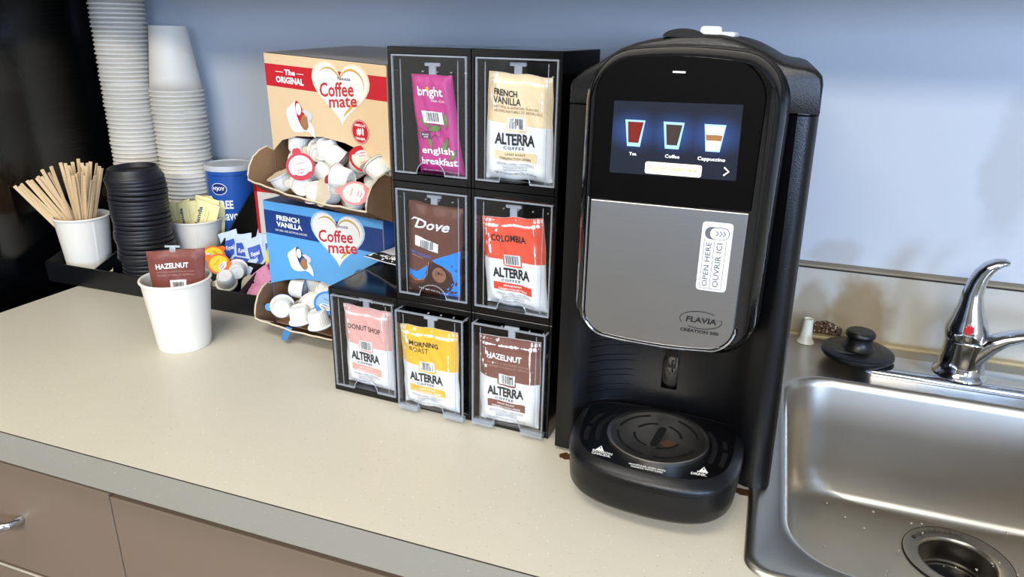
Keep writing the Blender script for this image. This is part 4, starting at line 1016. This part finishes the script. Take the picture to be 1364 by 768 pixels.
loft(bm, loops, closed=False); bmesh.ops.solidify(bm, geom=bm.faces[:], thickness=.0012); tag(finish('torn_tab', bm, SKY, B2, True), 'torn tab hanging from the lip')

# cream-coloured original carton on top
a_, b1_, c1_ = -.2375, .0361, .0395
Rz = Matrix.Rotation(a_, 3, 'Z'); Rx = Matrix.Rotation(c1_, 3, 'X'); Ry = Matrix.Rotation(b1_, 3, 'Y')
B1 = thing('creamer_carton', 'cream and red original creamer carton standing on the blue one', 'carton', (-.0264, -.3052, .1865), Rz @ Rx @ Ry)
arch1 = [(-.217, .062), (-.198, .0785), (-.1667, .088), (-.116, .0933), (-.0752, .0908), (-.0367, .0818), (-.012, .0703), (0, .060)]
carton(B1, .217, .1915, .172, arch1, (-.2162, -.047, .0293), (.002, -.047, .0250), TAN, GREYT, mat('carton_brown_side', '#6b3a22', .5), .040)
pr = Print(lambda u, v, l: (u, -.00012 * l, v))
pr.rect(-.217, 0, .150, .1785, RED, 1)
pr.text('The', -.1785, -.1585, .1665, .1735, WHITE, .04, .1, 4); pr.text('ORIGINAL', -.1965, -.1435, .1555, .1640, WHITE, .04, 0, 4)
pr.line([(-.1965, .1695), (-.1810, .1695)], .0007, WHITE, 4); pr.line([(-.1560, .1695), (-.1425, .1695)], .0007, WHITE, 4)
brand(pr, -.0775, .1500, .094, .074, LTAN, (-.1145, -.0545, .1445, .1625), (-.0990, -.0500, .1325, .1455), (-.081, -.059, .1685, .1725))
printed_tub(pr, -.155, .114, 1.12, RED)
pr.poly([(-.030 - .0, .1), (-.030, .1)] and [(-.0475 + .0150 * math.cos(t_ / 32 * 2 * PI), .1085 + .0150 * math.sin(t_ / 32 * 2 * PI)) for t_ in range(32)], RED, 3)
pr.ring(-.0475, .1085, .0138, .0138, .0005, WHITE, 4); pr.text('#1', -.0535, -.0415, .1040, .1135, WHITE, .05, 0, 5); pr.text("AMERICA'S", -.0565, -.0385, .1150, .1182, WHITE, .03, 0, 5); pr.text('CREAMER', -.0560, -.0390, .0985, .1017, WHITE, .03, 0, 5)
pr.build('carton_print', B1)


# ------------------------------------------------------------------ creamer tubs
TUBM = mat('tub_white', '#ebe8df', .35, sss=.15)
def tub_mesh():
    bm = bmesh.new(); n = 52; loops = []
    for (r_, z, rib) in ((.0005, .0012, 0), (.0080, .0012, 0), (.0088, 0, 0), (.0100, .0008, 0), (.0104, .002, .0), (.0106, .003, 1), (.0122, .0172, 1), (.0124, .0180, 0), (.0148, .0182, 0), (.0150, .0190, 0), (.0148, .0196, 0)):
        loops.append([((r_ + (.0007 if (i % 2) and rib else 0)) * math.cos(2 * PI * i / n), (r_ + (.0007 if (i % 2) and rib else 0)) * math.sin(2 * PI * i / n), z) for i in range(n)])
    loft(bm, loops); return bm
def lid_top(m, m2, m3, name, plain=False):
    """foil lid with a pull tab"""
    n = 30; pts = []
    for i in range(n):
        a = .34 + (2 * PI - .68) * i / (n - 1); pts.append((.0153 * math.cos(a), .0153 * math.sin(a)))
    pts += [(.0185, -.0042), (.0205, -.0022), (.0205, .0022), (.0185, .0042)]
    fn = lambda u, v, l: (u, v, .0198 + .00012 * l)
    pr = Print(fn); pr.poly(pts, m, 0)
    if not plain:
        pr.poly([(.0125 * math.cos(a), .0125 * math.sin(a)) for a in [i / 24 * 2 * PI for i in range(24)]], m2, 1)
        pr.poly([(.0145 * math.cos(a), .0145 * math.sin(a)) for a in [2.1 + i / 10 * 2.1 for i in range(11)]], m, 2)
        pr.ell(-.0055, 0, .0042, .0072, WHITE, 3); pr.text('Coffee', -.0078, -.0055, -.005, .005, m3, .02, 0, 4, rot=90); pr.text('mate', -.0045, -.0025, -.004, .004, m3, .02, 0, 4, rot=90); pr.text('ORIGINAL', .0030, .0045, -.0055, .0055, m3, 0, 0, 4, rot=90)
    me = bpy.data.meshes.new(name); me.from_pydata(pr.v, [], pr.f)
    for q in pr.mats: me.materials.append(q)
    me.polygons.foreach_set('material_index', pr.m); return me
bm = tub_mesh(); bmesh.ops.recalc_face_normals(bm, faces=bm.faces)
for f in bm.faces: f.smooth = True
for e in bm.edges:
    if len(e.link_faces) == 2 and e.calc_face_angle(0) > .5: e.smooth = False
TM = bpy.data.meshes.new('tub'); bm.to_mesh(TM); bm.free(); TM.materials.append(TUBM)
PALE = mat('lid_cream', '#e6d8c4', .35)
LR = lid_top(RED, PALE, CRED, 'lid_red'); LB = lid_top(mat('lid_blue', '#4f8fd6', .35), mat('lid_ltblue', '#9cc3e8', .35), NAV, 'lid_blue'); LY = lid_top(mat('lid_orange', '#e8732a', .35), mat('lid_yellow', '#f0cf3a', .35), mat('lid_ink', '#b5501c', .4), 'lid_orange'); LP = lid_top(mat('lid_foil', '#d8c9ae', .4), None, None, 'lid_plain', True)
LK = lid_top(mat('lid_pinkred', '#d98a84', .35), PALE, CRED, 'lid_pink')
def tub(label, loc, axis, lid, parent=None, spin=0, grp=None, tabdir=None):
    q = Vector(axis).normalized().to_track_quat('Z', 'Y').to_matrix() @ Matrix.Rotation(spin, 3, 'Z')
    c = Vector(loc) - q @ Vector((0, 0, .010))
    t = thing('creamer_tub', label, 'creamer', Vector(loc) - q @ Vector((0, 0, .0115)), q, grp); t.scale = (1.16, 1.16, 1.16)
    for nme, me in (('cup', TM), ('foil_lid', lid)):
        o = bpy.data.objects.new(nme, me); COL.objects.link(o); o.parent = t
    return t
toCam = lambda p: (CP - Vector(p)).normalized()
GA, GB_, GC_ = 'creamer tubs in the cream and red carton', 'creamer tubs in the blue carton', 'creamer tubs loose in the organizer'
P1 = [
    ('ribbed white creamer tub, base down, at the top left of the cream carton opening', (-.2000, -.2480, .2655), (.15, .1, 1), LR, 0),
    ('creamer tub with red and cream foil lid facing out, tab up, in the cream carton', (-.1526, -.3133, .2507), None, LR, 1.75),
    ('ribbed creamer tub with tan lid peeled up, front left corner of the cream carton', (-.2037, -.2850, .2200), (-.35, -.25, .9), LP, 3.3),
    ('creamer tub showing its round base, below the red lid in the cream carton', (-.1548, -.3090, .2235), ('b',), LP, 0),
    ('plain white creamer tub behind the red lid, left inside the cream carton', (-.1950, -.2600, .2440), (.5, .6, -.2), LR, 0),
    ('greyish creamer tub base right above the red lidded one in the cream carton', (-.155, -.2650, .2600), ('b',), LP, 0),
    ('white creamer tub flange poking out at the crown of the arch of the cream carton', (-.1326, -.2800, .2700), (.1, .2, -1), LP, 0),
    ('tilted ribbed creamer tub beside a dark gap, upper middle of the cream carton', (-.1122, -.2928, .2610), (.75, .1, -.6), LR, 2.0),
    ('creamer tub with red and white lid lying right of centre in the cream carton', (-.0713, -.3000, .2585), ('c', .3, .2, .5), LR, -1.4),
    ('ribbed creamer tub wedged in the right corner of the cream carton arch', (-.0400, -.3080, .2520), (-.7, .2, .6), LP, 0),
    ('creamer tub lying on its side deep on the right of the cream carton', (-.0600, -.2750, .2480), (.2, 1, .3), LR, 0),
    ('ribbed creamer tub lying sideways in the centre of the cream carton', (-.0860, -.3180, .2400), (-1, .05, .12), LR, 0),
    ('creamer tub with pale pink foil lid facing up on the cream carton lip', (-.0570, -.3400, .2215), ('c', 0, .0, .9), LK, 2.9),
    ('white creamer tub standing rim outward left of the pink lidded tub', (-.1050, -.3230, .2200), ('c', -1.0, .0, .0), LP, 0),
    ('upright white creamer tub in the middle front of the cream carton', (-.1297, -.3150, .2190), (0.1, .1, -1), LR, 0),
    ('white creamer tub with a red lid edge, in the centre of the cream carton', (-.1360, -.2870, .2400), (.7, .3, -.5), LR, 0),
    ('white creamer tub half hidden below the centre of the cream carton', (-.1150, -.2900, .2250), (.3, .6, .8), LP, 0)]
def place(lst, grp):
    for (lab, loc, ax, lid, spin) in lst:
        if ax is None: ax = tuple(toCam(loc) + Vector((0, 0, -.15)))
        elif ax[0] == 'b': ax = tuple(-toCam(loc) + Vector((.1, 0, .25)))
        elif ax[0] == 'c': ax = tuple(toCam(loc) + Vector(ax[1:]))
        tub(lab, loc, ax, lid, spin=spin, grp=grp)
P1 += [
    ('creamer tub at the very back left inside the cream carton', (-.185, -.235, .2420), (.3, .1, -1), LR, 0),
    ('creamer tub on its side at the back centre of the cream carton', (-.150, -.240, .2450), (-.9, .3, .2), LR, 0),
    ('creamer tub at the back right of the heap in the cream carton', (-.100, -.262, .2470), (.5, .5, -.9), LR, 0),
    ('creamer tub low down in the back of the cream carton, right side', (-.060, -.285, .2300), (.2, .4, -1), LR, 0),
    ('creamer tub wedged low in the right ear of the cream carton', (-.052, -.303, .2230), (.3, .6, -.7), LR, 0),
    ('creamer tub lying low behind the pale pink lid in the cream carton', (-.083, -.300, .2160), (-.5, .6, -.6), LR, 0),
    ('creamer tub on the bottom left of the heap, behind the tan lidded one', (-.180, -.262, .2180), (.3, .6, -.8), LR, 0)]
place(P1, GA)
place([
    ('ribbed creamer tub leaning at the back left of the blue carton opening', (-.2060, -.2690, .0600), (1, .25, -.12), LB, 0),
    ('creamer tub lying with its round base toward the front in the blue carton', (-.2090, -.3060, .0420), ('b',), LB, 0),
    ('upright ribbed creamer tub by the lip in the middle of the blue carton', (-.1762, -.3109, .0400), (.1, 0.1, -1), LB, 0),
    ('ribbed creamer tub by the lip beside the low dispenser, in the blue carton', (-.1381, -.3213, .0430), (.15, .1, -1), LB, 0),
    ('tilted ribbed creamer tub at the back of the blue carton, beside the dispenser', (-.1560, -.2760, .0640), (-.35, .5, -1), LB, 0),
    ('pale creamer tub high at the back under the arch of the blue carton', (-.1880, -.2530, .0700), (.3, .3, -1), LP, 0),
    ('creamer tub with a light blue foil lid in the blue carton', (-.1400, -.3000, .0530), ('c', .3, 0, .6), LB, 1),
    ('small white creamer tub flange between the ribbed tubs of the blue carton', (-.1750, -.2800, .0420), (-.8, .4, .5), LP, 0)], GB_)
place([
    ('ribbed white creamer tub in the organizer, lying nearest the front wall', (-.392, -.209, .0300), (-.25, .35, -.55), LP, 0),
    ('white creamer tub base showing behind the ribbed one in the organizer', (-.388, -.185, .0370), ('b',), LY, 0),
    ('creamer tub with a yellow foil lid in the organizer below the sweetener cup', (-.440, -.178, .0500), ('c', .1, 0, 1.2), LY, .6),
    ('creamer tub with an orange and cream foil lid beside the ribbed tub in the organizer', (-.415, -.196, .0450), ('c', .2, 0, .5), LY, 2.4),
    ('creamer tub with a red-orange lid edge just above the hazelnut pack', (-.470, -.205, .0460), (.1, -.3, 1), LY, 0),
    ('creamer tub lying flange outward next to the pink packets in the organizer', (-.347, -.205, .0200), ('c', .8, 0, .8), LP, 0),
    ('white creamer tub partly hidden behind the front cup, in the organizer', (-.425, -.232, .0200), (.1, .1, 1), LP, 0)], GC_)


# ------------------------------------------------------------------ sweetener packets
def packet(label, loc, axis_up, normal, W, H, hexc, kind, grp):
    n = Vector(normal).normalized(); u_ = Vector(axis_up); u_ = (u_ - n * u_.dot(n)).normalized(); x_ = u_.cross(n)
    Mx = Matrix((x_, -n, u_)).transposed()
    t = thing('sweetener_packet', label, 'packet', loc, Mx, grp)
    fn = packfn(((-W / 2, H), (W / 2, H), (W / 2, 0), (-W / 2, 0)), 0, sum(loc) * 9, .0016, .0009)
    finish('pouch', pack_mesh(fn, 10, 12), film(hexc, .5), t, True, 60)
    pr = Print(fn, (.2, .2))
    if kind == 'y':
        B_ = mat('packet_navy', '#2a3a66', .5); pr.text('Splenda', .18, .40, .15, .85, B_, .02, 0, 3, rot=90); pr.line([(.5, .1), (.5, .9)], .01, mat('packet_olive', '#b5a95a', .5), 2); pr.line([(.64, .15), (.64, .8)], .02, mat('packet_olive', '#b5a95a', .5), 2)
    elif kind == 'b':
        B_ = mat('packet_blue', '#3457b8', .45); pr.rect(.18, .82, .15, .72, B_, 2); pr.text('Equal', .28, .72, .38, .55, WHITE, .03, .1, 4)
    elif kind == 'p':
        pr.rect(0, 1, .0, .5, film('#e79ab8'), 1); pr.text("Sweet'N Low", .15, .85, .55, .75, mat('packet_plum', '#6a2447', .5), .02, .1, 3)
    elif kind == 'yellow': pr.ell(.5, .5, .3, .2, mat('packet_gold', '#f2d21c', .4), 2)
    pr.build('packet_print', t); return t
YL = '#eee2a0'; GY_ = 'yellow sweetener packets in the white cup'
SXc, SYc = -.515, -.128
for lab, dx, dy, dz, ux, nx, nyy in (('yellow sweetener packet at the left rim of its cup, blue lettering along it', -.020, -.016, .062, (-.65, -.25, 1), -.05, -1), ('yellow sweetener packet leaning just behind the lettered one', -.012, -.006, .062, (-.3, -.1, 1), .1, -1), ('yellow sweetener packet in the middle of the cup, plain side out', .000, -.014, .063, (-.15, -.2, 1), .1, -1),
                                     ('tall yellow sweetener packet tilted right in the middle of the cup', .008, .000, .070, (.25, 0, 1), .35, -1), ('yellow sweetener packet with script lettering right of the middle', .014, -.012, .066, (.35, -.1, 1), .3, -1), ('yellow sweetener packet at the right rim of its cup', .026, .004, .064, (.12, .1, 1), .9, -.8), ('yellow sweetener packet standing at the back of the cup', .012, .018, .068, (-.1, .2, 1), .2, -1)):
    packet(lab, (SXc + dx, SYc + dy, dz + .002), ux, (nx, nyy, .15), .042, .066, YL, 'y', GY_)
BLc = '#c9d9ee'; GB2 = 'blue and white sweetener packets in the organizer'
for lab, loc, upv, nv in (('blue sweetener packet at the left end of the blue pile', (-.424, -.148, .036), (-.35, 0, 1), (.1, -1, .3)), ('blue sweetener packet upright, second from the left of the blue pile', (-.402, -.152, .034), (-.20, .1, 1), (.0, -1, .35)), ('blue sweetener packet leaning left in the middle of the blue pile', (-.368, -.153, .034), (-.45, .2, 1), (.25, -1, .5)),
                          ('blue sweetener packet at the right of the pile against the blue carton', (-.342, -.146, .040), (-.25, .2, 1), (.2, -1, .4)), ('blue sweetener packet lying flat along the front of the blue pile', (-.428, -.159, .040), (1, .05, -.12), (0, -.8, 1)), ('blue sweetener packet lying slanted across the back of the blue pile', (-.412, -.118, .062), (1, .15, .42), (0, -.5, 1)), ('second slanted blue sweetener packet just below the topmost one', (-.404, -.130, .055), (1, .1, .36), (0, -.6, 1)), ('blue sweetener packet half buried low right in the blue pile', (-.352, -.158, .030), (.4, 0, 1), (.0, -1, .5)), ('blue sweetener packet standing tilted behind the middle of the blue pile', (-.385, -.140, .040), (.25, .1, 1), (.1, -1, .4))):
    packet(lab, loc, upv, nv, .036, .055, BLc, 'b', GB2)
for lab, loc, upv, nv, hx, kd in (('pink sweetener packet nearest the front wall of the organizer', (-.3155, -.248, .032), (.6, -.05, .30), (-.05, -.6, 1), '#dd8fae', 'p'), ('pink sweetener packet lettered in plum, leaning behind the front one', (-.314, -.232, .042), (.5, .35, .55), (-.1, -.8, .8), '#dd8fae', 'p'), ('yellow sweetener packet among the pink ones beside the blue carton', (-.297, -.205, .050), (.05, .1, 1), (.2, -1, .3), '#efd53a', 'yellow'), ('magenta sweetener packet behind the yellow one by the blue carton', (-.296, -.190, .062), (.1, .1, 1), (.1, -1, .3), '#b23a63', 'n')):
    packet(lab, loc, upv, nv, .034, .052, hx, kd, 'sweetener packets beside the blue carton')

# hazelnut pack standing in the front cup
hz = thing('coffee_pack', 'brown hazelnut coffee pack standing in the front paper cup', 'coffee pack', (-.3150, -.3835, .052), (math.radians(-5), math.radians(1.5), math.radians(24)))
fn = packfn(((-.0405, .0805), (.0385, .0870), (.0270, -.030), (-.0270, -.030)), 0, 9.4, .004, .0016)
finish('pouch', pack_mesh(fn), film('#7a4238'), hz, True, 60)
pr = Print(fn, (.06, .05)); pr.text('HAZELNUT', .16, .74, .780, .845, WHITE, .03, rise=.008)
g = mat('title_fine_7a4a3f', '#b98d80', .5); pr.text('NATURAL & ARTIFICIAL FLAVORS', .16, .84, .735, .755, g, 0); pr.text('AROMES NATURELS ET ARTIFICIELS', .16, .84, .695, .715, g, 0)
pr.rect(.38, .68, .50, .645, WHITE, 2); pr.barcode(.43, .63, .50, .62, None, 3, 8); crimp(pr, mat('crimp_hz', '#8a4d40', .4, spec=.5), .955, .99, 3)
pr.poly([(0, .2), (1, .2), (1, .46), (0, .46)], film('#e6e6e3'), 1); pr.build('pack_print', hz)
bm = bmesh.new(); box(bm, -.014, .006, -.0018, .0018, .0865, .0895, .001); box(bm, -.008, .0, -.0015, .0015, .078, .087, .001); finish('spout', bm, CSPOUT, hz, True)

# creamer canister
cn = thing('creamer_canister', 'blue and white powdered creamer canister behind the sweetener cup', 'canister', (-.4890, -.0605, .0362))
cmx = bpy.data.materials.new('canister_wrap'); cmx.use_nodes = True; nt = cmx.node_tree; b = nt.nodes['Principled BSDF']; b.inputs['Roughness'].default_value = .35
tc = nt.nodes.new('ShaderNodeTexCoord'); mp = nt.nodes.new('ShaderNodeMapping'); mp.inputs['Rotation'].default_value = (0, 0, .35); nt.links.new(tc.outputs['Object'], mp.inputs[0]); sx = nt.nodes.new('ShaderNodeSeparateXYZ'); nt.links.new(mp.outputs[0], sx.inputs[0])
rp = nt.nodes.new('ShaderNodeValToRGB'); rp.color_ramp.elements[0].position = .33; rp.color_ramp.elements[0].color = lin('#c9d3dd'); rp.color_ramp.elements[1].position = .55; rp.color_ramp.elements[1].color = lin('#2457a8')
ad = nt.nodes.new('ShaderNodeMath'); ad.operation = 'MULTIPLY_ADD'; ad.inputs[1].default_value = 12; ad.inputs[2].default_value = .62; nt.links.new(sx.outputs[0], ad.inputs[0]); nt.links.new(ad.outputs[0], rp.inputs[0]); nt.links.new(rp.outputs[0], b.inputs['Base Color'])
bm = bmesh.new(); lathe(bm, [(.0005, 0), (.0400, 0), (.0408, .001), (.0408, .1470)], 56); bd = finish('body', bm, cmx, cn, True, 50)
bm = bmesh.new(); lathe(bm, [(.0409, .1425), (.0416, .1430), (.0416, .1500), (.0408, .1520), (.0392, .1522), (.0384, .1500), (.0005, .1495)], 56); finish('lid', bm, mat('canister_lid', '#cfd0d0', .4), cn, True, 50)
def cyl(R_):
    c0 = -1.02
    return lambda u, v, l: ((R_ + .0002 * l) * math.cos(c0 + u / R_), (R_ + .0002 * l) * math.sin(c0 + u / R_), v)
pr = Print(cyl(.0409), (.006, .05)); NVY = mat('canister_navy', '#142c6b', .4)
pr.ell(-.0150, .1130, .0145, .0105, WHITE, 1); pr.ell(-.0150, .1130, .0135, .0095, NVY, 2); pr.text("N'JOY", -.0260, -.0040, .1090, .1170, WHITE, .04, 0, 3)
pr.text('FREE', -.0200, .0070, .0780, .0930, WHITE, .03, 0, 3); pr.text('flavor', -.0150, .0200, .0570, .0750, WHITE, .02, 0, 3); 
for k in range(16): pr.line([(-.026 + k * .0034, .1345), (-.0245 + k * .0034, .1365), (-.023 + k * .0034, .1345)], .0008, NVY, 1)
pr.build('canister_print', bd)

# red and white carton glimpsed behind
rc = thing('sugar_carton', 'white carton with a red edge glimpsed between canister and blue carton', 'carton', (-.336, -.085, .0335), (0, 0, -.05))
bm = bmesh.new(); box(bm, -.050, .046, -.040, .040, 0, .142, .0008); finish('box', bm, mat('carton_white', '#dcd9d3', .45), rc)
pr = Print(lambda u, v, l: (u, -.040 - .00015 * l, v)); pr.rect(-.050, -.044, .0, .142, RED, 1); pr.rect(-.050, .046, .125, .1415, RED, 1); pr.ell(-.012, .085, .018, .014, mat('ltblue_print', '#9fc0dc', .5), 1); pr.build('carton_print', rc)
# scrap of yellow paper caught by the front wall
bm = bmesh.new(); vs = [bm.verts.new(p) for p in ((-.5745, -.2668, .0375), (-.5660, -.2668, .0385), (-.5665, -.2655, .0450), (-.5700, -.2650, .0405))]; bm.faces.new(vs); bmesh.ops.solidify(bm, geom=bm.faces[:], thickness=.0004)
tag(finish('paper_scrap', bm, film('#dfe3a8', .5)), 'tiny pale yellow paper scrap on the organizer front wall below the lids', 'scrap')
